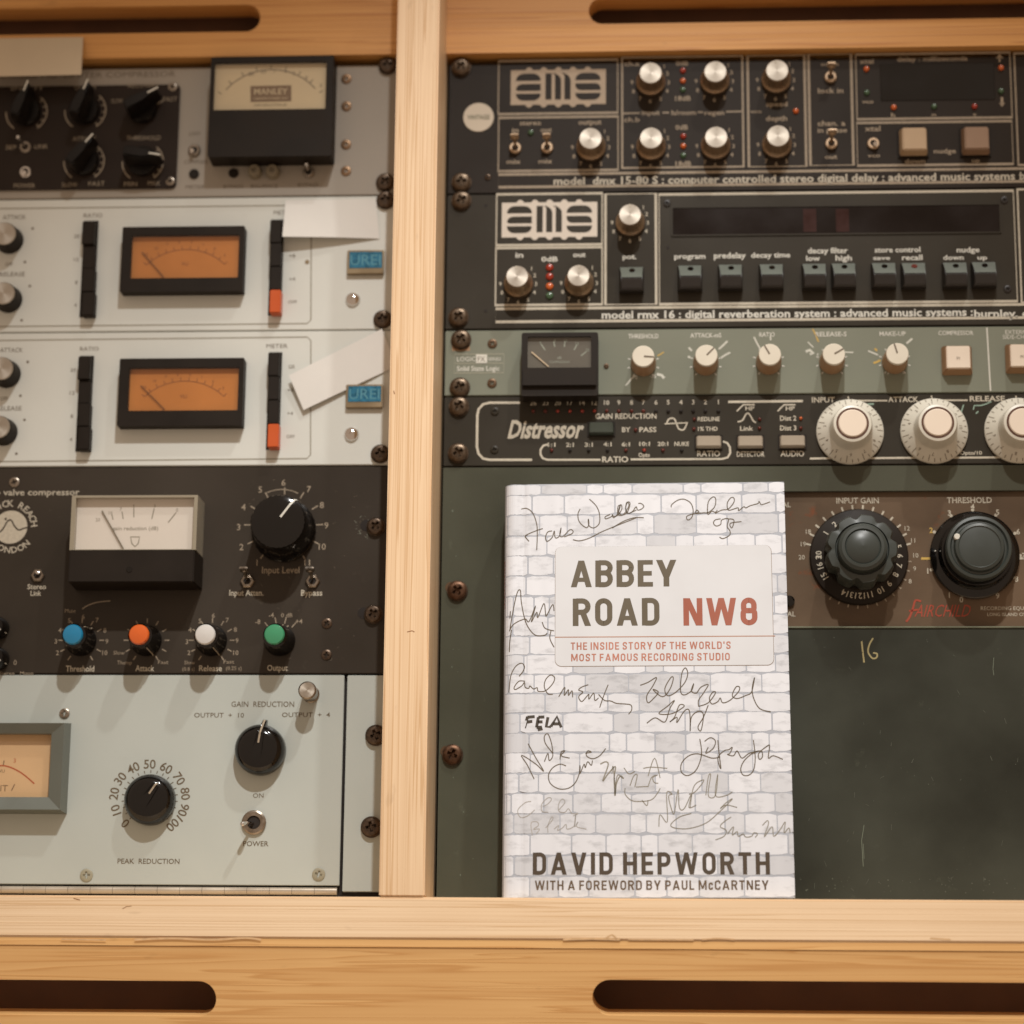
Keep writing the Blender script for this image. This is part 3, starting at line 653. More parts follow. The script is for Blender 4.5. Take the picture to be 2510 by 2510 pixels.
def domeknob(px,py,ang,nose=False):
    k=knob(u,px,py,DK,BLKG,n=48,ang=ang,pt=(1.1,[(3.0,14.6),(9.5,14.5),(14.8,5.2) if not nose else (18.2,5.8)]),ptm=DIMP,name='bar_knob')
    pts=[(-3.2,-11.5),(3.2,-11.5),(3.4,0),(2.6,9),(1.4,15.2 if not nose else 18.6),(-1.4,15.2 if not nose else 18.6),(-2.6,9),(-3.4,0)]
    bm=bmesh.new(); lo=[bm.verts.new((x,y,3)) for x,y in pts]; hi=[bm.verts.new((x*.8,y*.97,14.4 if abs(y)<10 else (4.6 if y>0 else 11))) for x,y in pts]
    m_=len(pts)
    for i in range(m_): bm.faces.new((lo[i],lo[(i+1)%m_],hi[(i+1)%m_],hi[i]))
    bm.faces.new(hi)
    sub('grip',finish('grip',bm,True,50),BLKG,k); return k
domeknob(370,1962,33); domeknob(640,1840,8,True)
toggle(u,622,2016,7.4,(-.25,-.1),14,m=STEEL)
knob(u,762,1702,[(5.3,.1),(5.3,.8),(4.8,1.2),(4.9,13),(5.5,13.6),(5.5,16),(5,16.6)],STEEL,cap=(4.9,16.5,17.1),capm=ALU,name='thumb_screw')
for a,b in ((921,1802),(910,2027)): screw(u,a,b,5.8)
pr.build()
# ================================================================ RIGHT BAY
AMS=mat('charcoal_enamel',(38,30,22),.42,spec=.2,var=.14,vs=14,bump=.08,scr=.12,scrcol=(110,104,92))
AMSK=[(9.3,.2),(9.3,3.2),(8.3,4.4),(7.5,6.5),(7.2,14.8)]
def amsknob(u,px,py,ang=0,s=1.0):
    return knob(u,px,py,[(r*s,z) for r,z in AMSK],ALUB,cap=(7.1*s,14.8,16.2),capm=ALU,ang=ang,pt=(.7,[(5.2*s,16.5),(6.9*s,16.4),(7.4*s,14)]),ptm=LIGHTP,name='knob')
def knobnums(pr,px,py,s=1.0,m=None):
    for t,dx,dy in (('1',33,-39),('2',41,-22),('3',44,0),('4',40,21),('5',24,40),('6',-1,46),('7',-26,40),('8',-42,22),('9',-46,0)): pr.T(t,px+dx*s,py+dy*s,10*s,m or LIGHTP,bold=.015)
def box_outline(pr,x0,y0,x1,y1,x2=None,y2=None,sl=-.013,wd=4.6,m=None):
    h=.12; a,b,c,d=rect(x0,y0,x1,y1,h); pr.L([(a,b),(c,b),(c,d),(a,d)],wd*.262,m or DIMP,closed=True,px=False)
def logo(pr,u,x0,y0,x1,y1,m,dk):
    """white plate with dark three-letter mark, px box"""
    X0,Y0,X1,Y1=rect(x0,y0,x1,y1,.12); Wd=X1-X0; Hh=Y1-Y0
    pr.P([(X0,Y0),(X1,Y0),(X1,Y1),(X0,Y1)],m,px=False)
    for i in range(5):
        cx=X0+Wd*(.193+.154*i); r=Wd*.041
        pr.P([(cx-r,Y1),(cx+r,Y1)]+[(cx+r*math.cos(a)*.8,Y1+r*math.sin(a)*.75) for a in [math.pi*k/8 for k in range(1,8)]],m,px=False)
        pr.P([(cx-r,Y0),(cx+r,Y0)]+[(cx+r*math.cos(a)*.8,Y0-r*math.sin(a)*.75) for a in [math.pi*k/8 for k in range(1,8)]],m,px=False)
    def seg(fx0,fx1,fy0,fy1,cor,h=.2):
        # cor: which corners are rounded tl tr br bl with radius fraction
        xa,xb=X0+Wd*fx0,X0+Wd*fx1; ya,yb_=Y1-Hh*fy1,Y1-Hh*fy0; p=[]
        for (cx,cy,sx,sy,a0,rr) in ((xb,yb_,-1,-1,0,cor[1]),(xa,yb_,1,-1,90,cor[0]),(xa,ya,1,1,180,cor[3]),(xb,ya,-1,1,270,cor[2])):
            r=rr*(yb_-ya) if rr else 0
            rx=r*1.15
            if r==0: p.append((cx,cy)); continue
            for k in range(6):
                a=math.radians(a0+90*k/5); p.append((cx+sx*rx+rx*math.cos(a),cy+sy*r+r*math.sin(a)))
        pr.P(p,dk,h=h,px=False)
    # a
    seg(.055,.315,.10,.31,(.9,.9,0,0)); seg(.055,.315,.40,.60,(.8,0,0,.35)); seg(.055,.315,.68,.88,(0,.2,.9,.9))
    # m
    seg(.365,.430,.10,.86,(0,0,0,0)); seg(.465,.530,.10,.86,(0,.28,0,0)); seg(.565,.630,.10,.86,(0,.28,0,0))
    # s
    seg(.680,.945,.10,.31,(.9,.9,0,0)); seg(.680,.945,.40,.60,(0,.6,.9,0) if False else (.0,.7,0,.7)); seg(.680,.945,.68,.88,(0,0,.9,.9))
y1=yrow(1700,470); 
u=unit('digital_delay','black digital delay at the top right, a round white sticker on its left ear','R',-.2,y1+.35,AMS)
pr=Print(u); D1=mat('dim_cream_print',(158,142,120),.6,var=.12,vs=400)
for b in ((1222,148,1514,278),(1222,287,1515,418),(1525,139,1821,410),(1834,136,1974,408),(1984,133,2089,405),(2099,131,2478,290),(2101,299,2482,404),(2491,128,2900,402)): box_outline(pr,*b)
box_outline(pr,1222,425,2900,453) if False else None
a,b,c,d=rect(1222,427,1224,460,.12); 
pr.L([B(1222,428,.12),(300,B(1222,428,.12)[1]),(300,B(1222,459,.12)[1]),B(1222,459,.12)],1.2,DIMP,closed=True,px=False)
logo(pr,u,1252,171,1485,256,mat('aged_logo_plate',(168,150,128),.6,var=.08,vs=200),AMS)
pr.T('model  dmx 15-80 S : computer controlled stereo digital delay : advanced music systems :',1357,444,19,LIGHTP,w=1134,al='L',bold=.02)
pr.T(' burnley',2500,431,19,LIGHTP,al='L',bold=.02)
for t,x,y,wd,s in (('stereo',1300,301,52,12),('in',1263,319,16,12),('out',1339,318,28,11),('mix',1259,396,34,11),('mix',1337,395,34,11),('output',1446,299,56,13),
    ('ch.a',1549,156,36,12),('ch.b',1549,293,38,12),('0dB',1672,155,30,12),('18dB',1674,241,38,12),('0dB',1671,312,30,12),('18dB',1675,401,38,12),('speed',1904,255,52,12),('vco',1853,273,28,9),('depth',1903,290,52,13),
    ('norm',2034,157,42,9),('lock in',2036,222,62,13),('chan. a',2038,302,68,13),('in phase',2040,319,72,12),('out',2037,384,30,11),('xtal',2124,150,34,13),('vco',2127,249,28,9),('delay : milliseconds',2285,144,172,12),
    ('xtal',2139,315,38,13),('vco',2142,381,30,9),('nudge',2316,370,54,12),('down',2243,395,50,12),('up',2392,393,20,10),('h',2189,282,9,11),('m',2289,281,11,8),('s',2389,280,8,8)): pr.T(t,x,y,s,D1,w=wd,bold=.014)
pr.L([(1527,278),(1568,277)],4,DIMP); pr.L([(1624,276),(1640,276)],4,DIMP); pr.L([(1710,275),(1724,275)],4,DIMP); pr.L([(1780,274),(1820,273)],4,DIMP)
for t,x,wd in (('input',1595,44),('h/room',1676,60),('regen',1751,48)): pr.T(t,x,276,12,D1,w=wd,bold=.014)
for x,y in ((1449,362),(1595,203),(1752,200),(1902,197),(1596,361),(1754,359),(1904,356)): amsknob(u,x,y,random.uniform(-15,15)); knobnums(pr,x,y-1,1,D1)
for x,y in ((1263,362),(1341,361),(2036,188),(2038,351)): toggle(u,x,y,3.9,(0,1),10,tip=MT['satin_aluminium'],flat=True,m=ALUB)
toggle(u,2141,351,3.9,(.1,-.2),5,m=ALUB)
for x,y,m in ((1301,324,GRN),(1674,172,RED),(1674,197,ORG),(1674,219,GRN),(1675,333,RED),(1675,357,ORG),(1675,380,GRN),(1951,271,ORG),(2124,168,ORG),(2125,226,GRN),(2191,262,ORG),(2290,260,GRN),(2389,260,RED),(2454,165,ORG),(2454,222,GRN)): led(u,x,y,1.9,m)
a=rect(2158,156,2438,245,.4); obj('display',box(a[0],a[1],.05,a[2],a[3],.5,.2),BLKG,u)
pr.L([(2450,152),(2450,136)],4,D1); pr.L([(2443,143),(2450,134),(2458,143)],3.5,D1); pr.L([(2456,238),(2456,256)],6,D1); pr.P([(2449,252),(2463,252),(2456,262)],D1)
BEI=mat('beige_key',(176,150,118),.45,var=.06); BRN=mat('brown_key',(140,112,88),.45,var=.06)
for x,y,m in ((2238,352,BEI),(2390,350,BRN)):
    X,Y=B(x,y); k=obj('square_key',cbox(18,18,8.5,.7,1.6),m,u,(X,Y,0)); sub('collar',cbox(19.4,19.4,1.4,.3),BLKM,k,(0,0,0))
for x,y in ((1130,164),(1131,446)): screw(u,x,y,5.8,2.6,mat('rack_screw_dark',(92,78,64),.34,.85,var=.3,vs=500))
small_screw(u,1196,434,2,DSTEEL)
pr.build()
RS=MT['rack_screw_dark']
# ---- reverb
y2=yrow(1700,804)
AMS2=mat('dark_charcoal_enamel',(50,45,36),.38,spec=.22,var=.16,vs=10,bump=.08,scr=.22,scrcol=(120,114,100))
u=unit('digital_reverb','black reverb unit with a long dark display and nine black keys','R',y1-.35,y2+.35,AMS2)
pr=Print(u)
for b in ((1217,475,1476,600),(1215,607,1476,747),(1484,475,1608,746),(1616,472,2489,742),(2499,462,2900,740)): box_outline(pr,*b,m=LIGHTP)
pr.L([B(1215,757,.12),(300,B(1215,757,.12)[1]),(300,B(1215,789,.12)[1]),B(1215,789,.12)],1.2,LIGHTP,closed=True,px=False)
logo(pr,u,1230,496,1464,581,mat('logo_plate',(206,196,182),.6,var=.05),AMS2)
pr.T('model rmx 16 : digital reverberation system : advanced music systems :',1475,772,19,WHITEP,w=902,al='L',bold=.022)
pr.T('burnley, england',2388,769,19,WHITEP,al='L',w=218,bold=.022)
for x,y in ((1271,697),(1420,695),(1545,547)): amsknob(u,x,y,random.uniform(-10,10),.98); knobnums(pr,x,y-1,.97,LIGHTP)
for t,x,y,wd,s in (('in',1273,625,19,13),('out',1420,624,31,12),('0dB',1347,635,40,12),('pot.',1543,629,34,12),('program',1691,628,76,13),('predelay',1789,626,78,14),('decay time',1889,625,96,13),('decay filter',2029,614,98,14),('low',1993,633,34,13),('high',2068,632,40,14),('store control',2200,612,112,13),('save',2161,632,42,10),('recall',2236,631,50,13),('nudge',2373,612,56,13),('down',2337,631,50,12),('up',2408,631,24,11)): pr.T(t,x,y,s,WHITEP,w=wd,bold=.02)
for y,m in ((655,RED),(677,RED),(701,ORG),(724,GRN)): led(u,1347,y,2.4,m)
a=rect(1649,506,2450,572,.3); dsp=obj('display',plate(rrect(a[0]-1,a[1]-1,a[2]+1,a[3]+1,.8),[rrect(a[0],a[1],a[2],a[3],.4)],.02,.7),AMS2,u)
sub('display_window',box(a[0],a[1],.02,a[2],a[3],.3,0),mat('maroon_filter',(26,18,14),.25,spec=.2,var=.25,vs=25),dsp)
for x in (1985,2065): 
    q=rect(x-16,512,x+16,568,.4); sub('lit_digit',box(q[0],q[1],.3,q[2],q[3],.36,0),mat('dull_red_digit',(50,22,14),.35,spec=.2,var=.2,vs=90),dsp)
KEYM=mat('soft_black_key',(40,36,33),.42,var=.1)
def wedge(w_=15.6,h_=15.2):
    k=('wedge',w_,h_)
    if k in CACHE: return CACHE[k]
    p=[(-8.6,0),(-8.6,7),(-7.6,8.2),(-1.6,10),(8.0,3.2),(8.4,0)]
    bm=bmesh.new(); L_=[bm.verts.new((-w_/2+(.5 if 0<i<5 else 0)+(1.0 if i in(2,3) else 0),y,z)) for i,(y,z) in enumerate(p)]; R_=[bm.verts.new((w_/2-(.5 if 0<i<5 else 0)-(.5 if i in(2,3) else 0),y,z)) for i,(y,z) in enumerate(p)]
    n=6
    for i in range(n): bm.faces.new((L_[i],L_[(i+1)%n],R_[(i+1)%n],R_[i]))
    bm.faces.new(L_); bm.faces.new(R_)
    bmesh.ops.bevel(bm,geom=bm.edges[:],offset=.35,segments=2,affect='EDGES')
    CACHE[k]=finish('key',bm,True,30); return CACHE[k]
SLOPE=mat('lit_grey_key_face',(92,98,90),.4,var=.08)  # paler grey puts the light caught by the upper slope into its colour
for x,y in ((1548,688),(1691,684),(1790,682),(1890,681),(1995,680),(2067,679),(2165,678),(2238,678),(2339,677),(2410,676)):
    X,Y=B(x,y); k=obj('function_key',wedge(),KEYM,u,(X,Y,0))
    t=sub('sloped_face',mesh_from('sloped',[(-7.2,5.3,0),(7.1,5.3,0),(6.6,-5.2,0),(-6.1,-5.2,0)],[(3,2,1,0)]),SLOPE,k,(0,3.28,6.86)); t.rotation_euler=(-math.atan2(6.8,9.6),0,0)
    l=sub('key_lamp',disc(1.9,.25,.7,16,.2),DRED if x==2238 else BLKG,k,(.4,4.6,5.65)); l.rotation_euler=(-math.atan2(6.8,9.6),0,0)
for x,y in ((1131,491),(1124,777)): screw(u,x,y,5.8,2.6,RS)
for x,y in ((2470,708),(2462,490),(1635,498)): small_screw(u,x,y,2.4,KEYM)
for x,y in ((1191,504),(1190,762),(1637,607)): X,Y=B(x,y); obj('pin_hole',disc(1.0,0,.2,12,.05),DARK,u,(X,Y,0))
pr.build()
# ---- grey-green compressor
y3=yrow(1700,968)
SSL=mat('sage_grey_enamel',(118,121,106),.45,spec=.3,var=.06,vs=12,bump=.06)
u=unit('sage_compressor','slim sage grey compressor with five cream-topped knobs and small dark meter','R',y2-.5,y3+.35,SSL)
pr=Print(u)
a=rect(1114,868,1235,914,.1); pr.L([(a[0],a[1]),(a[2],a[1]),(a[2],a[3]),(a[0],a[3])],.4,mat('pale_sage_print',(150,148,130),.6),closed=True,px=False); pr.L([(1116,891),(1234,890)],2,MT['pale_sage_print'])
pr.P([(1167,869),(1194,869),(1194,891),(1167,891)],WHITEP); pr.T('LOGIC',1143,880,11,WHITEP,w=46); pr.T('SERIES',1212,880,8,WHITEP,w=32); pr.T('FX',1180,880,13,DPR,h=.2,w=18); pr.T('Solid State Logic',1172,903,12,WHITEP,w=104,bold=.012)
MF3=mat('grey_meter_face',(88,84,74),.5,var=.04)
bz,f=meter(u,(1278,815,1466,970),(1293,825,1449,901),11.5,14,BLKM,MF3,lower=True)
q=rect(1281,904,1462,948,14); sub('meter_shroud',box(q[0],q[1],14.05,q[2],q[3],16.5,.5,2),BLKM,bz)
needle(bz,(1303,863),(1345,899),12.0,.7,mat('pale_needle',(210,190,160),.5))
mp=mat('pale_meter_print',(150,158,146),.6)
for p0,p1 in (((1326,843),(1336,858)),((1357,836),(1360,850)),((1385,836),(1383,850)),((1414,845),(1407,858)),((1437,862),(1424,872))): pr.L([p0,p1],3,mp,h=11.6)
for t,x,y in (('4',1324,840),('8',1360,835),('12',1387,834),('16',1415,842),('20',1440,858)): pr.T(t,x,y,7,mp,h=11.6)
pr.T('dB',1371,877,7,mp,h=11.6); pr.T('COMPRESSION',1371,887,6,mp,w=50,h=11.6)
SK=mat('tan_knob_skirt',(150,116,84),.45,var=.08)
for (x,y,ang) in ((1577,893,95),(1730,891,45),(1884,889,-30),(2039,888,60),(2193,887,-16)):
    k=knob(u,x,y,[(7.9,.2),(7.9,2),(7.5,4),(7.0,15),(6.8,15.6)],SK,cap=(6.8,15.5,18),capm=CREAM,ang=ang,flute=0,pt=(.9,[(.5,18.3),(6.6,18.2)]),ptm=DPR)
    pr.ticks(x,y-1,34,40,-140,140,9,2.6,WHITEP)
for t,x,y,wd in (('THRESHOLD',1577,824,74),('ATTACK-mS',1730,822,76),('RATIO',1880,820,38),('RELEASE-S',2037,819,76),('MAKE-UP',2188,818,64),('COMPRESSOR',2343,816,86)): pr.T(t,x,y,11,WHITEP,w=wd,bold=.012)
pr.T('EXTERNAL',2464,814,10,WHITEP,al='L',w=70); pr.T('SIDE-CHAIN',2458,826,10,WHITEP,al='L',w=78)
YEL=mat('yellow_chalk_mark',(190,158,80),.7); CHK=mat('white_chalk_mark',(196,196,184),.7)
for p,wd,m in (([(1534,945),(1548,928),(1558,920)],4,CHK),([(1610,917),(1622,920),(1628,927)],7,CHK),([(1762,856),(1774,845),(1783,836)],5,CHK),([(1766,878),(1778,870),(1790,864)],5,CHK),([(1848,826),(1856,842),(1864,856)],4,CHK),([(1888,818),(1889,834)],4,CHK),([(1975,862),(1985,858),(1994,866),(1985,868)],7,CHK),([(1980,838),(1994,852)],3,CHK),([(2003,868),(2006,870)],5,CHK),([(2070,863),(2092,864)],3.5,CHK),([(2222,842),(2236,830)],5,CHK),([(2128,860),(2142,866),(2152,870)],4,CHK),
    ([(1612,872),(1620,868),(1627,863)],3,YEL),([(1992,806),(2000,822),(2006,838)],3.5,YEL),([(2144,854),(2150,860)],5,YEL),([(2141,890),(2150,887),(2158,883)],5,YEL),([(1688,852),(1696,860)],5,CHK),([(1686,874),(1692,876)],5,CHK)): pr.L(p,wd,m)
for t,x,y in (('0',1560,925),('-15',1600,922),('3',2176,914),('5',2214,912)): pr.T(t,x,y,9,WHITEP)
pr.L([(2419,803),(2428,958)],3.4,WHITEP)
for x,y in ((2345,885),(2501,881)):
    X,Y=B(x,y); k=obj('square_button',cbox(19,19,7.5,.7,2.0),SK,u,(X,Y,0)); sub('cap',cbox(14.3,14.3,2.6,.5),mat('ivory_button_top',(222,208,190),.4,var=.03),k,(0,0,6.2)); pr.T('IN',x+4,y-8,6,DPR,h=9.2)
screw(u,1130,832,5.8,2.6,RS); X,Y=B(1130,845); obj('ear_slot',box(X-5.6,Y-4,.02,X+5.6,Y+6,.1,0),SK,u); screw(u,1127,949,5.8,2.6,RS)
for x,y in ((1207,842),(1206,939)): small_screw(u,x,y,3.0,mat('bronze_screw',(96,74,54),.45,.6))
small_screw(u,1486,897,1.6,MT['bronze_screw'])
pr.build()
# ---- black one-unit compressor with white dial knobs
y4=yrow(1700,1142)
DIS=mat('black_green_enamel',(48,43,34),.42,spec=.22,var=.12,vs=14,bump=.06)
u=unit('black_slim_compressor','slim black compressor with big ivory dials at its right','R',y3-.35,y4+.4,DIS)
pr=Print(u)
pr.L([(1275,987),(1200,987),(1184,991),(1173,1003),(1170,1018),(1169,1095),(1173,1112),(1184,1124),(1200,1127),(1304,1127)],6,LIGHTP)
pr.T('Distressor',1340,1052,43,LIGHTP,w=182,shear=.22,bold=.03,res=2)
for t,x in (('26',1307),('23',1337),('20',1367),('17',1397),('14',1427),('12',1457),('10',1487),('9',1517),('8',1548),('7',1577),('6',1608),('5',1638),('4',1669),('3',1699),('2',1729),('1',1761)):
    pr.T(t,x,988-(x-1307)*.006,11,LIGHTP,bold=.015)
    led(u,x,1007,1.15,RED if 1350<x<1470 else (DRED if x<1600 else DARK))
for t,x,y,wd,s in (('GAIN REDUCTION',1534,1020,150,13),('BY',1535,1053,21,12),('PASS',1588,1053,42,12),('REDLINE',1737,1027,54,10),('1% THD',1735,1051,48,10),('RATIO',1508,1126,64,14),('RATIO',1737,1112,56,14),('DETECTOR',1840,1113,68,13),('AUDIO',1942,1112,58,14),('Link',1830,1050,32,11),('Dist 2',1932,1025,40,12),('Dist 3',1932,1049,40,12),('HP',1838,1001,22,10),('HP',1937,1001,22,10),('INPUT',2018,980,56,13),('ATTACK',2214,979,74,13),('RELEASE',2420,977,86,13),('Opto',1579,1115,28,10),('Opto/10',2380,1110,54,9),
    ('1:1',1352,1090,19,10),('2:1',1397,1090,19,10),('3:1',1443,1090,20,10),('4:1',1489,1089,20,10),('6:1',1534,1089,20,10),('10:1',1580,1088,26,10),('20:1',1625,1088,26,10),('NUKE',1671,1088,36,10)): pr.T(t,x,y,s,LIGHTP,w=wd,bold=.02)
for x,m in ((1352,DRED),(1397,DARK),(1443,DARK),(1489,DARK),(1534,DRED),(1579,RED),(1625,DRED),(1671,DARK)): led(u,x,1103,1.1,m)
for x,y,m in ((1558,1053,DRED),(1702,1027,DRED),(1701,1051,DRED),(1862,1027,DRED),(1862,1049,DRED),(1963,1025,ORG),(1963,1049,DRED)): led(u,x,y,1.1,m)
pr.L([(1345,1089),(1332,1092),(1325,1102),(1325,1114),(1330,1123),(1342,1127),(1472,1127)],5,LIGHTP)
pr.L([(1546,1126),(1770,1125),(1784,1121),(1790,1110),(1789,1096),(1783,1086),(1772,1082)],5,LIGHTP)
pr.L([(1785,985),(1968,983)],6,LIGHTP); pr.L([(1985,1124),(2040,1123)],5,LIGHTP); pr.L([(2126,1123),(2250,1122)],5,LIGHTP); pr.L([(2334,1122),(2456,1121)],5,LIGHTP)
pr.L([(2079,972),(2081,982),(2175,982)],4,LIGHTP); pr.L([(2283,970),(2286,981),(2372,981)],4,LIGHTP); pr.L([(2490,970),(2492,979),(2540,979)],4,LIGHTP)
pr.L([(1806,1008),(1822,992),(1850,992)],3.6,LIGHTP); pr.L([(1906,1008),(1922,992),(1950,992)],3.6,LIGHTP)
pr.L([(1808,1034),(1820,1030),(1828,1016),(1834,1013),(1840,1020),(1846,1031),(1853,1036)],3.6,LIGHTP,smooth=True)
pr.L([(1629,1039),(1686,1036)],3,LIGHTP); pr.L([(1634,1038),(1640,1027),(1652,1026),(1658,1038),(1664,1051),(1676,1053),(1684,1037)],3.6,LIGHTP,smooth=True)
GKEY=mat('grey_key',(158,146,128),.4,var=.05); DKEY=mat('dark_green_key',(54,60,50),.35)
for x,y,wk,hk,m in ((1474,1052,16,8.4,DKEY),(1737,1085,16,8.2,GKEY),(1839,1085,16,8.2,GKEY),(1942,1084,16,8.2,GKEY)):
    X,Y=B(x,y); k=obj('push_button',cbox(wk,hk,4.2,.5,.8),m,u,(X,Y,0)); sub('surround',cbox(wk+1.4,hk+1.4,.8,.2),BLKM,k,(0,0,0))
IVT=mat('ivory_knob_top',(226,212,194),.4,var=.03); RING=mat('brown_knob_ring',(84,50,28),.5)
for i,(x,y) in enumerate(((2083,1060),(2289,1058),(2495,1057))):
    k=knob(u,x,y,[(20.6,.4),(20.6,2.2),(19.6,3.6),(14.4,6.8),(13.2,8.5),(12.1,20),(11.4,21.4),(9.9,21.8),(9.8,20.6)],IVORY,n=56,name='dial_knob',ang=(i*37)%360)
    sub('ring',lathe([(9.85,20.4),(9.85,21.75),(8.7,21.75),(8.7,20.6)],40),RING,k); sub('cap',disc(8.6,19,22.6,36,.6),IVT,k)
    # moulded tick marks on the skirt
    vs=[];fs=[]
    for j in range(33):
        a=2*math.pi*j/33; c,s=math.cos(a),math.sin(a); L0=18.2 if j%3 else 16.4
        for r,z in ((19.9,3.35),(L0,3.6+(19.6-L0)*.572+.15)):
            for q in (-.22,.22): vs.append((r*c-q*s,r*s+q*c,z+.12))
        b=4*j; fs.append((b,b+1,b+3,b+2))
    sub('dial_ticks',mesh_from('ticks',vs,fs),DPR,k)
    vs=[];fs=[]
    for j in range(11):
        g,gf=glyphs(str(j),.01); a=-2*math.pi*j/11+.3; xm=sum(v[0] for v in g)/len(g)
        b=len(vs)
        for gx,gy in g:
            xx=(gx-xm)*3.0; r=14.9+gy*3.0*.9; z=3.6+(19.6-r)*.572+.2
            vs.append((r*math.sin(a)+xx*math.cos(a), r*math.cos(a)-xx*math.sin(a), z))
        fs+=[tuple(b+q for q in f_) for f_ in gf]
    sub('dial_numbers',mesh_from('numbers',vs,fs),DPR,k)
for p,wd in (([(2356,1010),(2362,992)],3),([(2386,1004),(2388,994),(2404,994),(2418,990),(2430,984)],3),([(2392,1014),(2398,1008)],3),([(2126,991),(2142,990)],4)): pr.L(p,wd,mat('pale_green_scribble',(140,164,148),.7))
for x,y in ((1125,996),(1123,1110)): screw(u,x,y,5.8,2.6,RS)
for x,y in ((1213,1008),(1212,1102)): small_screw(u,x,y,2.6,DIS)
pr.build()
# ---- big green unit behind the book
GR=mat('dark_olive_enamel',(72,73,60),.36,spec=.3,var=.3,vs=7,bump=.1,scr=.3,scrcol=(124,128,110))
GR2=mat('olive_enamel_door',(53,55,47),.34,spec=.3,var=.45,vs=10,bump=.1,scr=.25,scrcol=(118,124,106))
BRP=mat('worn_brown_enamel',(94,76,58),.42,spec=.3,var=.45,vs=11,bump=.12,scr=1.6,scrcol=(112,62,34))
y6=-533.6
u=unit('green_valve_limiter','tall dark green limiter behind the book with brown recessed strip and two big black dials','R',y4-.4,y6,DARK,z=-6)
pr=Print(u)
yA=B(1700,1205)[1]; yB=B(2200,1541)[1]; xh=B(1700,1400)[0]
obj('frame',plate([(RX0,y6+1),(RX0+34,y6+1),(xh-2,y6+1),(xh-2,yA),(RX1,yA),(RX1,y4-.4),(RX0,y4-.4)][0:7],[],-3,0),GR,u)
obj('recessed_strip',box(xh-2,yB-4,-5.8,RX1,yA+3,-3.2,0),BRP,u,label='worn brown recessed strip')
obj('door',box(xh-1.4,y6+1,-3,RX1,yB,.9,.7,2),GR2,u)
hh=-3.05
obj('door_edge_highlight',box(xh-2,yB+.1,-3.1,RX1,yB+1.2,1.6,.35,2),mat('highlight_edge_green',(112,116,98),.4,var=.2,vs=80),u)  # added strip, its paler green paints the highlight on the door's top edge
pr.h=hh
for t,x,y,wd,s in (('INPUT GAIN',2102,1227,104,14),('THRESHOLD',2376,1226,110,14),('RECORDING EQUIPMENT CORP',2404,1491,190,9),('LONG ISLAND CITY, NEW YORK',2420,1506,170,8)):
    pr.T(t,x,y,s,LIGHTP,w=wd,bold=.01,al='C' if s>12 else 'L')
pr.T('MANUAL',1938,1237,12,LIGHTP,al='R',bold=.01); pr.T('DUAL',1950,1505,12,LIGHTP,al='R',bold=.01)
RF=mat('faded_red_script',(156,62,38),.5,var=.12)
pr.T('AIRCHILD',2312,1497,30,RF,w=134,shear=.3,bold=0.0,res=2)
pr.L([(2258,1474),(2244,1472),(2238,1490),(2230,1512),(2221,1524)],5,RF,smooth=True); pr.L([(2228,1498),(2250,1494)],4.5,RF)
x,y=B(1934,1474,hh); obj('small_lamp',lathe([(3.4,0),(3.4,1.5),(2.4,2.2),(.01,2.4)],20),BLKG,u,(x,y,hh))
GK=mat('green_grey_knob',(54,59,55),.42,var=.08)
# input dial with scalloped grip
k=knob(u,2105,1366,[(30.0,.3),(30.0,1.2),(29.2,2.2),(21.5,4.2),(21,6)],BLKM,h=hh,n=60,name='dial_knob',label='scalloped green-grey knob on a numbered black dial')
n=96; prof=[(21.8,7),(21.8,22),(20.6,25),(16.2,25.6),(15.6,24),(15.2,24),(14.4,30.5),(12.6,32),(10.9,32.2),(10.4,31.2),(8,32.6),(4,33.6),(.01,33.9)]
vs=[];fs=[]
for i in range(n):
    a=2*math.pi*i/n
    for j,(r,z) in enumerate(prof):
        q=max(0,-math.cos(9*a))**1.5*2.6 if j<3 else 0
        vs.append(((r-q)*math.cos(a),(r-q)*math.sin(a),z))
m_=len(prof)
for i in range(n):
    for j in range(m_-1): fs.append((i*m_+j,((i+1)%n)*m_+j,((i+1)%n)*m_+j+1,i*m_+j+1))
sub('grip',mesh_from('grip',vs,fs,True,32),GK,k)
def dialring(kb,lst,r,s,zf,m):
    vs=[];fs=[]
    for t,adeg,sz in lst:
        g,gf=glyphs(t,.012); a=math.radians(adeg); xm=(max(v[0] for v in g)+min(v[0] for v in g))/2; b=len(vs)
        for gx,gy in g:
            xx=(gx-xm)*s*sz; rr=r+gy*s*sz
            vs.append((rr*math.sin(a)+xx*math.cos(a), rr*math.cos(a)-xx*math.sin(a), zf(rr)))
        fs+=[tuple(b+q for q in f_) for f_ in gf]
    me=mesh_from('numbers',vs,fs); return sub('dial_numbers',me,m,kb)
zf=lambda r: 2.2+(29.2-r)*.26+.25
dialring(k,[(str(i),-70-(-1)*0+ang,1) for i,ang in ((1,16),(2,34),(3,-22)) ]+[('11',166,1),('12',178,1),('13',190,1),('14',202,1),('10',150,1),('9',134,1),('8',118,1),('7',104,1),('6',90,1),('5',76,1),('15',-120,1),('16',-104,1),('20',-88,1)],22.9,5.0,zf,LIGHTP)
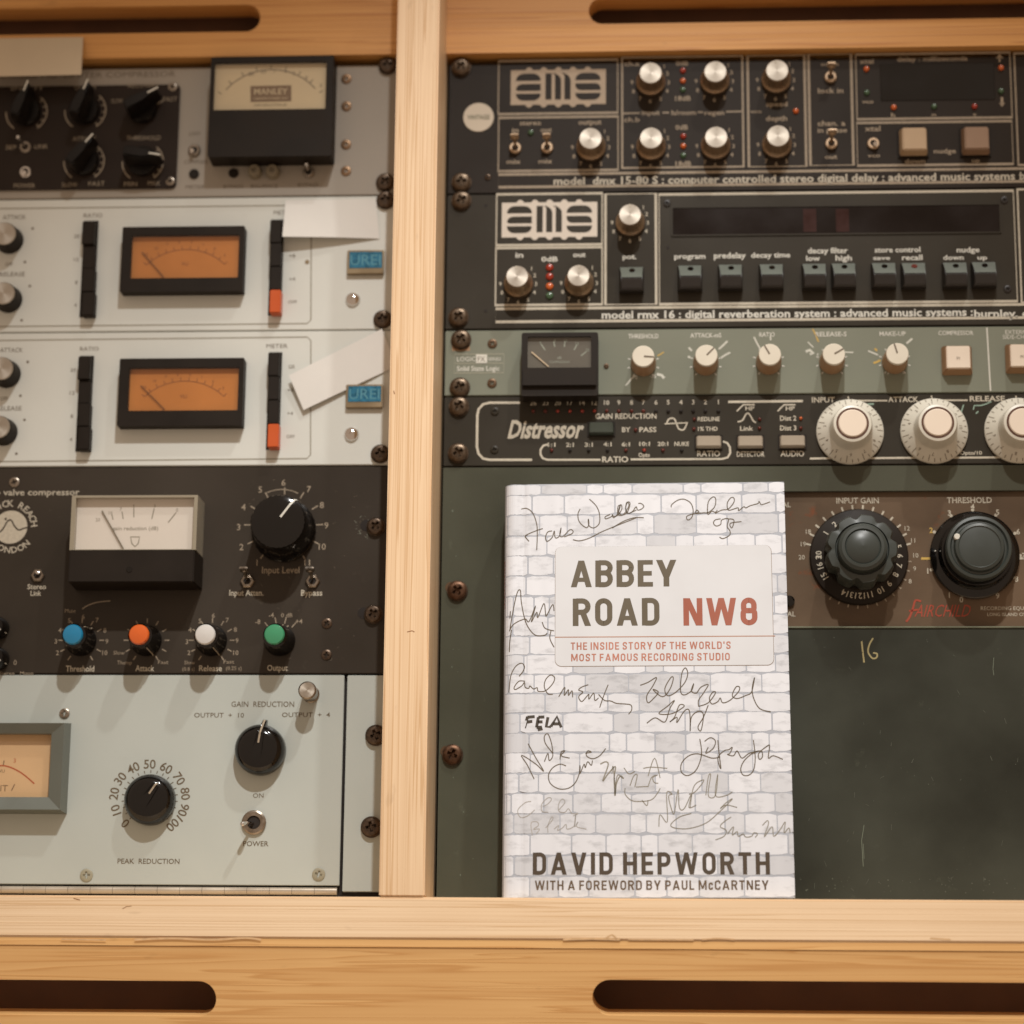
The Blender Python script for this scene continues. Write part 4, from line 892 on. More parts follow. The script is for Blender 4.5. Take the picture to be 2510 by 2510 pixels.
# printed ticks round the dials
pr.ticks(2105,1366,121,133,-75,75,14,4.5,LIGHTP,h=hh); pr.ticks(2105,1366,121,129,95,215,12,3,DIMP,h=hh)
for a,t in ((58,'12'),(72,'11'),(88,'10'),(102,'9'),(116,'8'),(-62,'18'),(-76,'19'),(-90,'20')): pr.T(t,2105+140*math.sin(math.radians(a)),1366-134*math.cos(math.radians(a)),11,LIGHTP,h=hh)
k=knob(u,2388,1362,[(27,.3),(27,3),(25.5,4.5),(22.5,6),(21.5,16),(20,16)],BLKG,h=hh,n=60,name='dial_knob',label='round green-grey knob on a glossy black base')
sub('grip',lathe([(19.2,12),(19.8,22.5),(19.0,24.2),(17.4,24.6),(16.4,23.2),(15.2,23.4),(14.4,26.0),(12.8,26.8),(12.2,26.2),(9,26.6),(.01,27)],56),GK,k)
x,y=0,0
sub('pointer',box(-24.5,1.5,4.0,-20.5,2.3,5.4,.2),WHITEP,k)
sub('index_dot',disc(1.9,23,26.3,18,.4),WHITEP,k,(-13.2,6.2,.3))
for i,(a,t) in enumerate(((-150,'1'),(-111,'1'),(-60,'2'),(-30,'3'),(-2,'4'),(28,'5'),(62,'6'),(92,'7'),(122,'8'),(152,'9'),(-165,'0'))):
    X,Y=2388+122*math.sin(math.radians(a)),1358-116*math.cos(math.radians(a))
    pr.T(t,X,Y,13,LIGHTP if i not in(2,) else YEL,h=hh,bold=.02)
    if abs(a)<140: pr.D(2388+113*math.sin(math.radians(a)),1358-108*math.cos(math.radians(a)),4,LIGHTP,h=hh)
pr.P([(2258,1366),(2279,1366),(2279,1372),(2258,1372)],YEL,h=hh)
pr.P([(2298,1312),(2318,1308),(2312,1326)],WHITEP,h=hh+.1)
pr.P([(2490,1366),(2510,1365),(2510,1371),(2490,1372)],LIGHTP,h=hh)
PEN=mat('yellow_pencil',(150,138,96),.7)
pr.L([(2112,1572),(2114,1590),(2118,1624)],4,PEN,h=1.05,smooth=True); pr.L([(2140,1564),(2131,1580),(2128,1598),(2138,1613),(2148,1612),(2150,1603),(2140,1600)],4,PEN,h=1.05,smooth=True)
SCT=mat('pale_scratch',(104,112,96),.6)
SC2=mat('faint_scratch',(86,90,78),.5)
for p,wd in (([(2436,1655),(2434,1640),(2436,1612)],1.3),([(2118,2022),(2112,2060),(2116,2124)],1.6),([(2116,2068),(2118,2105)],1.2)): pr.L(p,wd,SCT,h=1.05)
rnd=random.Random(3)
for i in range(70):
    x=rnd.uniform(1960,2500); y=rnd.uniform(1560,2180); L_=rnd.uniform(3,16); a_=rnd.gauss(1.4,.7)
    if i%2: pr.L([(x,y),(x+L_*math.cos(a_),y+L_*math.sin(a_))],rnd.uniform(.6,1.1),SC2,h=1.05)
    x=rnd.uniform(1960,2500); y=rnd.uniform(1560,2180) if i<26 else rnd.uniform(2150,2190); r=rnd.uniform(.8,2.2)*(1.6 if i>26 else 1)
    pr.D(x,y,r*.55,SC2,h=1.05,n=7,ry=r*rnd.uniform(.3,.7),nm='paint_chip')
for i in range(14):
    x=rnd.uniform(1105,1222); y=rnd.uniform(1200,2170); r=rnd.uniform(.8,2.4)
    pr.D(x,y,r,SCT,h=.14,n=7,ry=r*rnd.uniform(.5,1.8),nm='paint_chip')
RUST=mat('rusty_screw',(82,58,42),.42,.8,var=.4,vs=400)
for x,y in ((1121,1448),(1109,1850)):
    X,Y=B(x-16,y-8); obj('slot_end',disc(3.4,.02,.2,20,.05),MT['bronze_screw'],u,(X,Y,0))
    screw(u,x,y,5.8,2.2,RUST)
pr.build()

# ================================================================ paper notes and sticker
def note(name,label,cor,z,group,curl=0,n=10,m=PAPER):
    """cor: four px corners TL TR BR BL, z heights"""
    P=[Vector((*B(c[0],c[1],z[i]),z[i])) for i,c in enumerate(cor)]
    org=(P[3]+P[2])/2; th=thing(name,label,'paper note',tuple(org),group)
    vs=[];fs=[]
    for j in range(n+1):
        for i in range(n+1):
            s,t=i/n,j/n
            p=P[0]*(1-s)*(1-t)+P[1]*s*(1-t)+P[2]*s*t+P[3]*(1-s)*t
            vs.append((p.x-org.x,p.y-org.y,p.z-org.z+curl*math.sin(math.pi*s)*.5*t))
    k=len(vs); vs+=[(a,b,c-.14) for a,b,c in vs]
    for j in range(n):
        for i in range(n):
            a=j*(n+1)+i; f=(a,a+n+1,a+n+2,a+1); fs.append(f); fs.append(tuple(k+q for q in reversed(f)))
    ed=[i for i in range(n+1)]+[i*(n+1)+n for i in range(1,n+1)]+[n*(n+1)+i for i in range(n-1,-1,-1)]+[i*(n+1) for i in range(n-1,0,-1)]
    for i in range(len(ed)): a,b=ed[i],ed[(i+1)%len(ed)]; fs.append((a,b,k+b,k+a))
    o=bpy.data.objects.new('sheet',mesh_from('sheet',vs,fs,True,30)); COLL.objects.link(o); o.parent=th; o.data.materials.append(m); ORG_[o.name]=org
    return th
note('paper_note','cream paper note stuck on the wooden board above the warm grey unit',[(-80,95),(204,91),(199,183),(-80,189)],(8.2,8.2,17.5,17.5),'blank paper notes',m=mat('cream_paper',(208,192,166),.8,var=.03))
note('paper_note','flat white note lifting off the upper white limiter above its blue badge',[(700,491),(922,487),(930,585),(692,580)],(1.2,.8,.5,8.5),'blank paper notes',curl=1.5)
note('paper_note','tilted white note on the lower white limiter pointing down to its orange key',[(708,920),(936,806),(974,897),(744,1005)],(4.5,1.5,.4,3.2),'blank paper notes',curl=1.2)
st=thing('round_sticker','round white sticker on the left ear of the top right unit','sticker',(*B(1173,288),0))
x,y=B(1173,288); s_=obj('disc',disc(9.8,.05,.5,44,.15),mat('sticker_white',(196,184,164),.5,var=.04),st,(x,y,0))
ps=Print(st,h=.62); ps.T('VINTAGE',1173,287,11,mat('sticker_green_print',(110,108,84),.6),w=54,bold=.02); ps.build()
# ================================================================ the book
HB,HT=50.0,33.0; THK=29.0
a=B(1229,2200,HB); c=B(1237,1188,HT)
Hrun=c[1]-a[1]
bl=Vector((a[0],YL+.1,HB)); 
vdir=Vector((c[0]-a[0],c[1]-a[1],HT-HB)).normalized()
br_=B(1947,2200,HB); Wb=(br_[0]-a[0])
udir=(Vector((1,0,0))-vdir*vdir.x).normalized(); ndir=udir.cross(vdir)
tl=Vector((c[0],c[1],HT)); Hb=(tl-bl).length
def BK(px,py):
    d=ray(px,py); t=(bl-CAM).dot(ndir)/d.dot(ndir); p=CAM+d*t-bl; return p.dot(udir),p.dot(vdir)
Wb=BK(1948,2150)[0]
bk=bpy.data.objects.new('standing_book',None); COLL.objects.link(bk)
MB_=Matrix((udir,vdir,ndir)).transposed()
bk.matrix_world=Matrix.Translation(W(bl-ndir*THK)) @ (MR@MB_).to_4x4()
bk['label']='white hardback book with brick wall cover and signatures, standing on the pine lip'; bk['category']='book'
ORG_[bk.name]=Vector((0,0,0))
RR=6.5
def zc(u_): return THK-(RR-math.sqrt(max(0,RR*RR-(RR-u_)**2))) if u_<RR else THK-(.55*math.exp(-((u_-11.5)/1.6)**2))
COV=mat('cover_mortar_print',(170,175,184),.42,var=.05,vs=60)
sec=[(0,8),(0,THK-RR)]+[(RR-RR*math.cos(math.radians(q)),THK-RR+RR*math.sin(math.radians(q))) for q in range(10,91,10)]+[(9,THK-.12),(10.5,THK-.45),(11.5,THK-.58),(12.5,THK-.45),(14,THK-.12),(16,THK)]+[(Wb-1.2,THK),(Wb-.2,THK-.4),(Wb,THK-1.2),(Wb,THK-3),(6,THK-3),(3.2,THK-6),(3.2,6),(6,3),(Wb,3),(Wb,0),(4,0)]
n=len(sec); vs=[];fs=[]
for v_ in (0.,Hb): vs+=[(x,v_,z) for x,z in sec]
for i in range(n): fs.append((i,i+n,(i+1)%n+n,(i+1)%n))
fs+=[tuple(range(n)),tuple(range(n,2*n))[::-1]]
bmv=mesh_from('cover',vs,fs,True,35)
bm=bmesh.new(); bm.from_mesh(bmv); bmesh.ops.recalc_face_normals(bm,faces=bm.faces); bm.to_mesh(bmv); bm.free()
sub('cover',bmv,COV,bk)
sub('page_block',box(4,3,3.2,Wb-3.5,Hb-3,THK-3.2,0),PAPER,bk)
# printed brick wall
m=bpy.data.materials.new('cover_brick_print'); m.use_nodes=True; nt=m.node_tree; N=nt.nodes; L=nt.links; bs=N['Principled BSDF']
at=N.new('ShaderNodeAttribute'); at.attribute_name='tone'; tc=N.new('ShaderNodeTexCoord'); mp=N.new('ShaderNodeMapping'); L.new(tc.outputs['Object'],mp.inputs[0]); mp.inputs['Scale'].default_value=(1,2.2,1)
nz=N.new('ShaderNodeTexNoise'); nz.inputs['Scale'].default_value=90; nz.inputs['Detail'].default_value=7; nz.inputs['Roughness'].default_value=.65; L.new(mp.outputs[0],nz.inputs[0])
r1=N.new('ShaderNodeMapRange'); r1.inputs[1].default_value=.52; r1.inputs[2].default_value=.70; r1.inputs[3].default_value=1; r1.inputs[4].default_value=.74; L.new(nz.outputs[0],r1.inputs[0])
mm=N.new('ShaderNodeMix'); mm.data_type='RGBA'; mm.blend_type='MULTIPLY'; mm.inputs[0].default_value=1; L.new(at.outputs['Color'],mm.inputs[6]); L.new(r1.outputs[0],mm.inputs[7]); L.new(mm.outputs[2],bs.inputs['Base Color']); bs.inputs['Roughness'].default_value=.42
rb=random.Random(11); V=[];F=[];TN=[]
rows=[1180,1211,1260,1311,1360,1409,1459,1508,1557,1603,1651,1699,1746,1796,1844,1894,1944,1994,2044,2097,2147,2203]
vv=[BK(1590,y)[1] for y in rows]; vv[0]=Hb; vv[-1]=0.0
def jag(): return rb.uniform(-.32,.32)
for i in range(len(rows)-1):
    t_,b_=vv[i],vv[i+1]; x=-rb.uniform(0,16) if i%2 else -rb.uniform(10,24)
    while x<Wb:
        wd_=rb.uniform(15,21) if rb.random()<.55 else (rb.uniform(24,31) if rb.random()<.7 else rb.uniform(9,13))
        g=rb.uniform(.25,.5); x0_,x1_=max(0.05,x+g),min(Wb-.1,x+wd_-g)
        if x1_-x0_>1.2:
            y1_=min(Hb-.05,t_-rb.uniform(.2,.6)); y0_=max(.05,b_+rb.uniform(.2,.6))
            r_=min(1.3,(x1_-x0_)*.3)
            k=max(2,int((x1_-x0_)/(1.2 if x0_<8 else 3.0)))
            xs=[x0_+(x1_-x0_)*q/k for q in range(k+1)]
            tone=rb.choice([.76,.74,.72,.76,.70,.66,.60,.75,.73]); 
            tilt=rb.uniform(-.25,.25)
            b=len(V)
            for q,xx in enumerate(xs):
                e=r_*.8 if q in(0,k) else 0
                V.append((xx,y0_+e*.8+jag()*(.6),zc(xx)+.06)); V.append((xx,y1_-e*.8+jag()*(.6)+tilt*0,zc(xx)+.06))
                TN+= [tone*rb.uniform(.97,1.02)]*2
            for q in range(k): F.append((b+2*q,b+2*q+2,b+2*q+3,b+2*q+1))
        x+=wd_
me=mesh_from('brick_print',V,F)
ca=me.color_attributes.new('tone','FLOAT_COLOR','POINT')
for i,t_ in enumerate(TN): ca.data[i].color=(t_*.95,t_*.975,t_*1.03,1)
sub('brick_print',me,m,bk)
class BPrint:
    def __init__(s): s.d={}
    def add(s,m,vs,fs,nm):
        V_,F_=s.d.setdefault((m.name,nm),([],[])); b=len(V_); V_.extend(vs); F_.extend([tuple(b+i for i in f) for f in fs])
    def L(s,pts,wd,m,nm='signature',smooth=True,z=.16,closed=False):
        if smooth: pts=spline(pts,5)
        P=[BK(*p) for p in pts]; P=[p for p in P if .05<p[0]<Wb-.05] or P[:1]
        if len(P)<2: return
        vs,fs=ribbon(P,wd,closed); s.add(m,[(v[0],v[1],zc(v[0])+z) for v in vs],fs,nm)
    def T(s,t,x0,x1,yc,cap,m,bold=0,z=.2,nm='cover_lettering',res=4):
        nm=nm+'#'+t
        a_=BK(x0,yc); b_=BK(x1,yc); k=cap*.238/CAPH; g,gf=glyphs(t,bold,res); gx0=min(v[0] for v in g); gx1=max(v[0] for v in g)
        kx=(b_[0]-a_[0])/(gx1-gx0); s.add(m,[(a_[0]+(x-gx0)*kx,a_[1]+y*k-cap*.238/2,zc(a_[0])+z) for x,y in g],gf,nm)
    def P(s,pts,m,nm,z): s.add(m,[(p[0],p[1],THK+z) for p in pts],[tuple(range(len(pts)))],nm)
    def build(s):
        for (mn,nm),(V_,F_) in s.d.items():
            nm=nm.split('#')[0]; me=mesh_from(nm,V_,F_); o_=sub(nm,me,MT[mn],bk)
            if nm in('signature','cover_lettering'): o_['kind']='stuff'

# condensed grotesque capitals drawn from strokes, as on the cover
def fillet(p,r,closed=False,n=5):
    out=[]; m=len(p)
    for i in range(m):
        if not closed and i in (0,m-1): out.append(p[i]); continue
        a,b,c=p[i-1],p[i],p[(i+1)%m]
        la=math.hypot(a[0]-b[0],a[1]-b[1]); lc=math.hypot(c[0]-b[0],c[1]-b[1]); q=min(r,la*.499,lc*.499)
        A1=(b[0]+(a[0]-b[0])*q/la,b[1]+(a[1]-b[1])*q/la); C1=(b[0]+(c[0]-b[0])*q/lc,b[1]+(c[1]-b[1])*q/lc)
        for k in range(n+1):
            t=k/n; u1=(1-t)**2; u2=2*t*(1-t)*1.0; u3=t*t
            w_=.7071; d=u1+u2*w_+u3
            out.append(((A1[0]*u1+b[0]*u2*w_+C1[0]*u3)/d,(A1[1]*u1+b[1]*u2*w_+C1[1]*u3)/d))
    return out
LW=dict(A=.74,B=.62,C=.6,D=.62,E=.53,F=.51,G=.62,H=.64,L=.5,M=.84,N=.66,O=.62,P=.6,R=.63,S=.58,T=.58,U=.62,V=.7,W=1.04,Y=.7,c=.46); LW['8']=.6
def letter(ch,t):
    """polygons and ribbons in a box of height 1"""
    w=t if ch in "I'" else LW.get(ch,.6)
    P=[];R=[]
    bx=lambda x0,y0,x1,y1: P.append([(x0,y0),(x1,y0),(x1,y1),(x0,y1)])
    def pa(x0,y0,x1,y1,k=1.0):
        L_=math.hypot(x1-x0,y1-y0); h=t*k*L_/abs(y1-y0)/2; P.append([(x0-h,y0),(x0+h,y0),(x1+h,y1),(x1-h,y1)])
    h=t/2; b=t*.86
    if ch=='A': pa(h*1.06,0,w/2,1,.98); pa(w-h*1.06,0,w/2,1,.98); bx(w*.22,.2,w*.78,.2+b*.9)
    elif ch in 'BPR':
        bx(0,0,t,1); R.append(fillet([(t*.6,1-b/2),(w-h,1-b/2),(w-h,.5 if ch!='B' else .53),(t*.6,.5 if ch!='B' else .53)] if ch!='P' else [(t*.6,1-b/2),(w-h,1-b/2),(w-h,.44),(t*.6,.44)],.2))
        if ch=='B': R.append(fillet([(t*.6,.53),(w-h,.53),(w-h,b/2),(t*.6,b/2)],.2))
        if ch=='R': pa(w-h*1.0,0,w*.56,.48)
    elif ch=='E': bx(0,0,t,1); bx(t*.9,0,w,b); bx(t*.9,1-b,w,1); bx(t*.9,.5-b/2,w*.93,.5+b/2)
    elif ch=='F': bx(0,0,t,1); bx(t*.9,1-b,w,1); bx(t*.9,.5-b/2,w*.92,.5+b/2)
    elif ch=='H': bx(0,0,t,1); bx(w-t,0,w,1); bx(t*.9,.5-b/2,w-t*.9,.5+b/2)
    elif ch=='I': bx(0,0,t,1)
    elif ch=="'": bx(0,.7,t,1)
    elif ch=='L': bx(0,0,t,1); bx(t*.9,0,w,b)
    elif ch=='T': bx(w/2-h,0,w/2+h,1-b*.5); bx(0,1-b,w,1)
    elif ch=='D': bx(0,0,t,1); R.append(fillet([(t*.6,1-b/2),(w-h,1-b/2),(w-h,b/2),(t*.6,b/2)],.24))
    elif ch=='O': R.append(fillet([(h,.5),(h,1-b/2),(w-h,1-b/2),(w-h,b/2),(h,b/2),(h,.505)],.25))
    elif ch in 'Cc':
        k=.76 if ch=='c' else 1; R.append(fillet([(w-h,.66*k),(w-h,k-b/2),(h,k-b/2),(h,b/2),(w-h,b/2),(w-h,.34*k)],.24))
    elif ch=='G': R.append(fillet([(w-h,.68),(w-h,1-b/2),(h,1-b/2),(h,b/2),(w-h,b/2),(w-h,.5)],.24)); bx(w*.52,.42,w-t*.1,.42+b*.9)
    elif ch=='U': R.append(fillet([(h,1),(h,b/2),(w-h,b/2),(w-h,1)],.24))
    elif ch=='S': R.append(fillet([(w-h,.7),(w-h,1-b/2),(h,1-b/2),(h,.56),(w-h,.44),(w-h,b/2),(h,b/2),(h,.3)],.2))
    elif ch=='8': R.append(fillet([(w/2,.53),(h+.02,.53),(h+.02,1-b/2),(w-h-.02,1-b/2),(w-h-.02,.53),(w/2-.01,.53)],.2)); R.append(fillet([(w/2,.53),(w-h,.53),(w-h,b/2),(h,b/2),(h,.53),(w/2+.01,.53)],.22))
    elif ch=='N': bx(0,0,t*.95,1); bx(w-t*.95,0,w,1); pa(w-h*1.2,0,h*1.2,1,.95)
    elif ch=='M': bx(0,0,t*.95,1); bx(w-t*.95,0,w,1); pa(w/2,.12,h*1.2,1,.9); pa(w/2,.12,w-h*1.2,1,.9)
    elif ch=='W': pa(w*.27,0,h,1,.95); pa(w*.27,0,w*.5,1,.9); pa(w*.73,0,w*.5,1,.9); pa(w*.73,0,w-h,1,.95)
    elif ch=='V': pa(w/2,0,h*1.05,1); pa(w/2,0,w-h*1.05,1)
    elif ch=='Y': pa(w/2,.36,h*1.05,1); pa(w/2,.36,w-h*1.05,1); bx(w/2-h,0,w/2+h,.42)
    return w,P,R
bp=BPrint()
def cover_text(t,x0,x1,yc,cap,m,tk=.2,gap=.13,z=.2):
    a_=BK(x0,yc); b_=BK(x1,yc); H_=abs(BK((x0+x1)/2,yc-cap/2)[1]-BK((x0+x1)/2,yc+cap/2)[1]); tot=0; its=[]
    for ch in t:
        if ch==' ': tot+=.26; continue
        w_,P,R=letter(ch,tk); its.append((tot,P,R)); tot+=w_+gap
    tot-=gap; kx=(b_[0]-a_[0])/tot; yb_=a_[1]-H_/2; n_=0
    for off,P,R in its:
        for q in P:
            n_+=1; zz=z+(n_%4)*.012; bp.add(m,[(a_[0]+(off+x)*kx,yb_+y*H_,THK+zz) for x,y in q],[tuple(range(4))],'cover_lettering')
        for q in R:
            n_+=1; zz=z+(n_%4)*.012; vs,fs=ribbon([(x*kx,y*H_) for x,y in q],tk*(kx+H_)/2*.93); bp.add(m,[(a_[0]+off*kx+x,yb_+y,THK+zz) for x,y in vs],fs,'cover_lettering')
PLT=mat('title_plate_white',(210,212,215),.4,var=.01); RDP=mat('brick_red_print',(158,90,70),.45,var=.03); GRP=mat('olive_grey_print',(94,84,66),.45,var=.03); DKP=mat('deep_brown_print',(74,62,48),.45,var=.03)
mat('plate_edge_print',(140,124,110),.5)
q=[BK(1359,1640),BK(1890,1340)]
PX0,PY0=BK(1361,1633); PX1,PY1=BK(1892,1336); PX1=BK(1893,1480)[0]
pts=rrect(PX0-.25,PY0-.45,PX1+.3,PY1+.05,4.0,6); bp.P(pts,MT['plate_edge_print'],'title_plate_edge',.09)
bp.P(rrect(PX0,PY0,PX1,PY1,3.8,6),PLT,'title_plate',.13)
bp.L([(1361,1562),(1900,1559)],.55,mat('thin_brown_line',(176,134,112),.5),'title_rule',False,.2)
cover_text('ABBEY',1399,1658,1407,65,GRP,.20,.12); cover_text('ROAD',1404,1617,1501,67,GRP,.20,.14); cover_text('NW8',1675,1857,1500,67,RDP,.205,.13)
cover_text("THE INSIDE STORY OF THE WORLD'S",1399,1791,1584,18,mat('faded_red_print',(180,116,94),.45),.17,.2); cover_text('MOST FAMOUS RECORDING STUDIO',1400,1789,1612,18,MT['faded_red_print'],.17,.2)
cover_text('DAVID HEPWORTH',1306,1887,2117,54,DKP,.19,.2); cover_text('WITH A FOREWORD BY PAUL McCARTNEY',1311,1884,2170,23,mat('soft_brown_lettering',(98,80,60),.45),.17,.19)
ZA=lambda L_:[(1060+x/3.716,1140+y/3.716) for x,y in L_]
ZB=lambda L_:[(1500+x/3.716,1140+y/3.716) for x,y in L_]
ZC=lambda L_:[(1060+x/3.39,1640+y/3.39) for x,y in L_]
ZD=lambda L_:[(1500+x/3.39,1640+y/3.39) for x,y in L_]
INK=mat('brown_black_ink',(96,84,66),.5,var=.1,vs=200); INK2=mat('grey_ink',(132,126,112),.5); INK3=mat('faint_grey_ink',(166,162,156),.5); INKB=mat('bold_black_ink',(62,54,44),.5)
A_=[[(810,398),(860,395),(915,440),(950,540),(955,640),(950,775)],[(1005,578),(940,600),(870,630),(845,650),(880,695)],
[(1090,600),(1050,610),(1030,660),(1045,695),(1090,660),(1110,600),(1115,650),(1130,665),(1160,640),(1172,570),(1160,640),(1190,650),(1250,590),(1280,600),(1270,625),(1200,655)],
[(1280,680),(1340,690),(1430,665),(1560,600),(1858,480),(2010,480-2)][:5],
[(1345,400),(1325,450),(1340,520),(1400,570),(1425,540),(1420,490),(1425,550),(1470,572),(1520,530),(1520,440),(1490,370),(1430,310)],
[(1620,450),(1575,470),(1580,490),(1630,470),(1640,450),(1650,480),(1690,440),(1710,370),(1690,380),(1690,450),(1740,450),(1790,370),(1770,340),(1760,400),(1780,440),(1858,410)],
[(700,1510),(740,1450),(840,1400),(880,1425),(940,1280),(900,1430),(950,1340),(960,1390),(1015,1260),(1030,1350),(1040,1370),(1095,1270),(1108,1330)],
[(705,1500),(730,1350),(770,1170),(800,1140),(810,1250),(840,1400),(880,1490),(940,1550),(1020,1550),(1045,1530)],[(1000,1430),(1020,1480),(1060,1500),(1108,1510)],[(1080,1510),(1070,1580),(1108,1660)],[(720,1500),(705,1600),(700,1700)],[(705,1395),(710,1330)]]
for s_ in A_: bp.L(ZA(s_),.58,INK)
B_=[[(0,575),(100,515),(200,480),(290,480)],[(0,465),(50,460),(90,400),(80,360),(60,420),(90,455),(140,430),(165,350),(140,340),(125,400),(150,440),(190,420),(220,380),(235,410),(270,400),(290,375),(265,350),(240,350)],
[(540,385),(545,360),(600,320),(660,312),(720,350),(740,420),(725,480),(690,500),(680,470),(720,450),(790,430),(770,410),(765,440),(830,435),(880,430),(935,380),(945,310),(920,290),(880,330),(870,400),(875,450),(910,420),(940,430),(960,410)],
[(940,440),(1000,410),(1060,400),(1110,340),(1110,300),(1080,300),(1050,350),(1060,410),(1110,400),(1150,390),(1155,415),(1200,380),(1220,390),(1260,370),(1330,350),(1340,330),(1360,360),(1400,350),(1440,335)],
[(990,490),(940,500),(925,530),(950,555),(990,540),(1000,500),(1060,490),(1050,560),(1075,600),(1070,640),(1010,670),(980,655)],[(1060,490),(1110,500),(1100,560),(1085,570),(1080,530),(1180,515)]]
for s_ in B_: bp.L(ZB(s_),.58,INK)
C_=[[(700,160),(720,60),(750,20),(765,-20),(740,-50),(690,-20),(650,60),(635,190)][1:],[(770,100),(720,100),(680,150),(690,170),(740,140),(765,110),(770,150),(800,160),(810,140),(840,165),(870,155),(880,185),(940,180),(1000,120),(1015,70),(980,50),(940,90),(930,150),(960,205),(1000,210)],
[(1050,230),(1100,150),(1095,220),(1130,170),(1130,220),(1160,180),(1165,235)],[(1295,130),(1240,150),(1215,175),(1250,190),(1215,230),(1240,270),(1280,230),(1300,210),(1300,250),(1340,200),(1350,260),(1380,240)],[(1460,130),(1420,230),(1390,320)],[(1380,210),(1430,260),(1480,265),(1530,285),(1600,290),(1650,300),(1655,340),(1630,375)],
[(845,915),(790,800),(740,715),(860,790),(925,850),(860,740),(795,620)],[(930,770),(960,700),(970,760),(1000,720),(990,620),(960,540),(930,560),(940,620),(1000,700)],[(1060,750),(1070,690),(1100,680),(1070,720),(1140,740)],[(1110,805),(1060,790),(1000,820),(965,880),(980,950),(1050,995),(1130,990),(1190,940),(1225,850),(1225,800),(1225,870),(1260,790),(1270,820),(1290,770),(1320,800),(1330,760)],[(1270,700),(1320,690),(1290,680),(1280,720),(1330,745),(1390,720),(1440,660)]]
for s_ in C_: bp.L(ZC(s_),.56,INK)
bp.L(ZC([(1395,790),(1440,770),(1460,800),(1415,930),(1460,870),(1520,810),(1510,900),(1515,1010),(1520,1035),(1530,950),(1560,890),(1590,910)]),.7,INK2)
for s_ in ([(790,395),(765,490)],[(790,400),(850,395)],[(785,440),(830,435)],[(880,400),(865,485)],[(880,400),(930,398)],[(875,440),(915,438)],[(865,485),(910,483)],[(875,505),(915,495)],[(960,400),(945,480),(985,478)],[(985,478),(1035,395),(1070,485)],[(1000,455),(1055,455)]): bp.L(ZC(s_),1.75,INKB,smooth=False)
E_=[[(235,135),(300,110),(370,70),(340,140),(290,220),(300,280),(350,240),(385,190),(340,170),(420,230),(480,170),(510,80),(490,70),(440,160),(460,220),(520,200),(600,120),(630,40),(610,-10),(580,40),(570,180),(600,215),(660,180),(680,120),(660,180),(700,200),(740,150),(800,130),(760,200),(720,260),(720,310)],[(720,310),(800,280),(860,200),(840,190),(810,240),(830,290),(880,270),(900,240),(920,280),(980,260),(1050,190),(1060,150),(1030,150),(1000,220),(1040,245),(1110,220),(1160,190),(1185,70),(1165,160),(1180,250),(1230,330),(1320,355)],
[(290,450),(360,405),(440,440),(480,330),(520,260),(460,310),(390,370),(500,370),(600,310),(560,300),(520,400),(480,440),(540,400),(540,445),(600,350),(640,340),(650,420),(650,515),(660,400),(720,350),(760,380),(740,510),(715,480),(760,400),(800,300)],
[(730,580),(745,700),(720,800),(680,860),(620,885),(575,850),(580,780),(640,720),(720,705),(830,740),(900,730)],[(770,600),(820,570),(860,600),(840,660),(780,700),(800,650)],[(880,590),(890,700),(905,830),(880,740),(930,680),(970,670),(1000,650),(980,700),(960,710),(1010,720),(1040,680),(1080,740),(1140,700),(1220,680)],[(1175,590),(1190,720),(1180,830),(1140,880),(1090,880),(1070,830),(1100,760),(1170,700),(1240,680),(1250,730),(1225,750),(1220,700),(1290,640),(1310,640),(1300,740),(1340,720),(1420,750)]]
for s_ in E_: bp.L(ZD(s_),.58,INK)
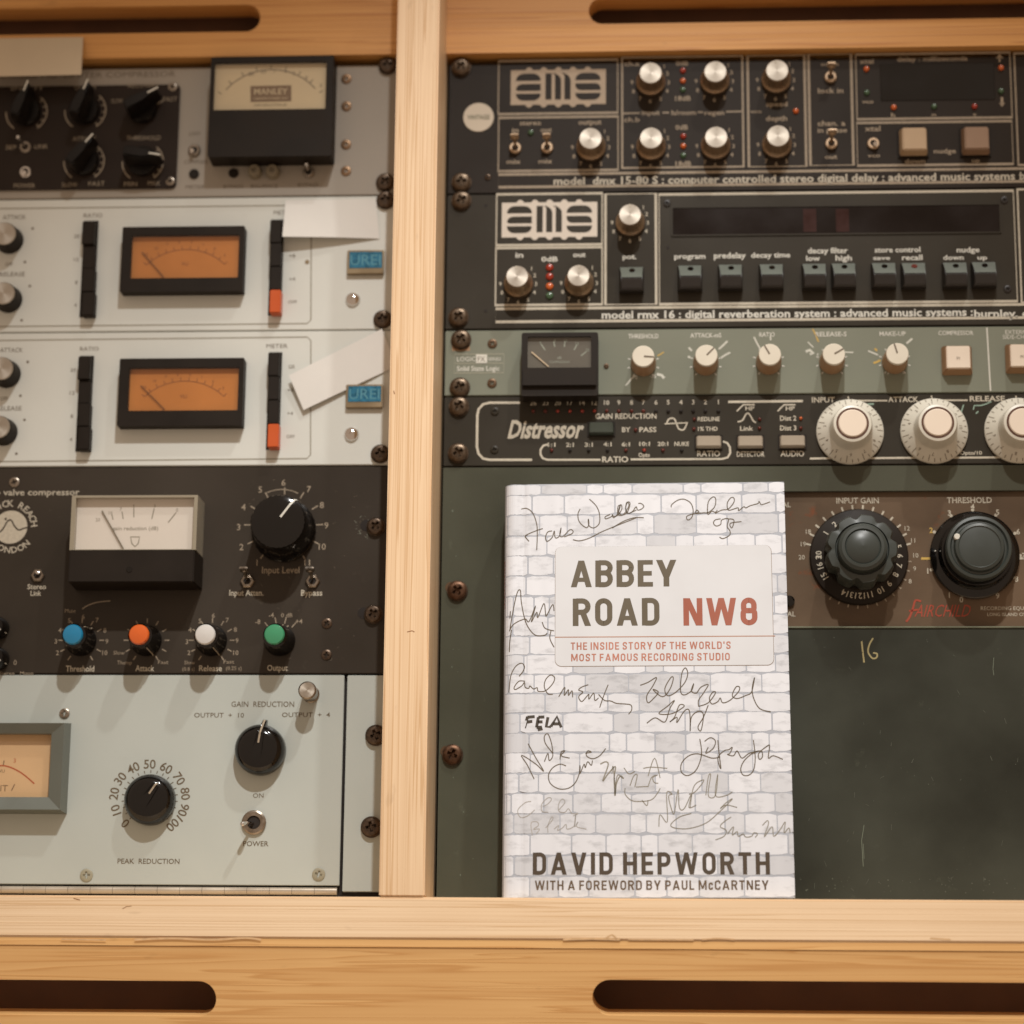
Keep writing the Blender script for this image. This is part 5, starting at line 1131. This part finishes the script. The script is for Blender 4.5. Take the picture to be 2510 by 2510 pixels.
G_=[[(0,870),(10,810),(30,1030),(20,1030),(40,900),(60,880),(90,910)],[(100,820),(140,870),(190,850)],[(260,825),(330,815),(460,825)],[(300,890),(355,740),(400,905)],[(150,970),(180,890),(210,880),(190,980)],[(200,980),(300,975)],[(300,980),(330,900),(380,880),(340,900),(350,940),(385,950)],[(110,990),(110,1040),(160,1090),(230,1100),(330,1085),(385,1020),(400,990)],[(250,1090),(290,1135),(300,1090)],
[(390,1310),(400,1210),(460,1270),(455,1030),(500,1040),(470,1060),(500,1180),(520,1190),(550,1000),(560,1150),(600,1160),(660,1040),(640,1150),(700,1130)],[(650,1150),(670,1010),(700,950),(760,920),(750,950),(690,1020),(640,1040)],[(780,1050),(800,900),(820,880),(800,1050),(860,1050),(880,870),(860,1050),(950,1050),(1000,1020)],[(1040,1150),(950,1130),(900,1160),(950,1110),(1000,1080),(890,1190),(780,1280),(640,1325),(520,1320),(490,1290),(560,1230),(660,1200)],
[(990,1230),(930,1270),(900,1310),(950,1340),(930,1390),(860,1420)],[(960,1370),(1010,1310),(1000,1380),(1040,1350),(1050,1390),(1090,1370),(1110,1395),(1160,1390),(1180,1360),(1210,1370),(1190,1400)],[(1250,1300),(1290,1260),(1300,1290),(1265,1395),(1330,1310),(1345,1390),(1400,1330),(1440,1270),(1430,1360),(1470,1320),(1480,1360)]]
for s_ in G_: bp.L(ZD(s_),.5,INK2)
for s_ in ([(820,1100),(770,1110),(710,1170),(730,1230),(790,1220),(850,1170)],[(920,1140),(960,1120),(990,1080),(960,1070),(910,1120),(910,1180),(960,1190)],[(1050,1170),(1100,1110),(1080,1080),(1050,1120),(1050,1180),(1100,1190),(1130,1160),(1160,1200),(1210,1200),(1170,1220)],[(830,1380),(820,1280),(870,1270),(880,1300),(840,1330),(890,1330),(860,1370)],[(940,1320),(1000,1250),(990,1230),(960,1300),(960,1360)],[(1010,1330),(1050,1300),(1040,1340),(1080,1320),(1110,1290),(1120,1330),(1180,1300),(1190,1210),(1180,1310),(1210,1270),(1200,1310),(1280,1330)]): bp.L(ZC(s_),.45,INK3)
bp.build()
# red spine lettering that wraps just into view
vs=[];fs=[]
for i in range(14):
    v0=Hb-47-i*2.15; b=len(vs)
    for v_ in (v0,v0-1.5):
        for uu in (.10,.55+.25*(i%2)): vs.append((uu,v_,zc(uu)+.1))
    fs.append((b,b+1,b+3,b+2))
sub('spine_lettering',mesh_from('spine',vs,fs),RDP,bk)
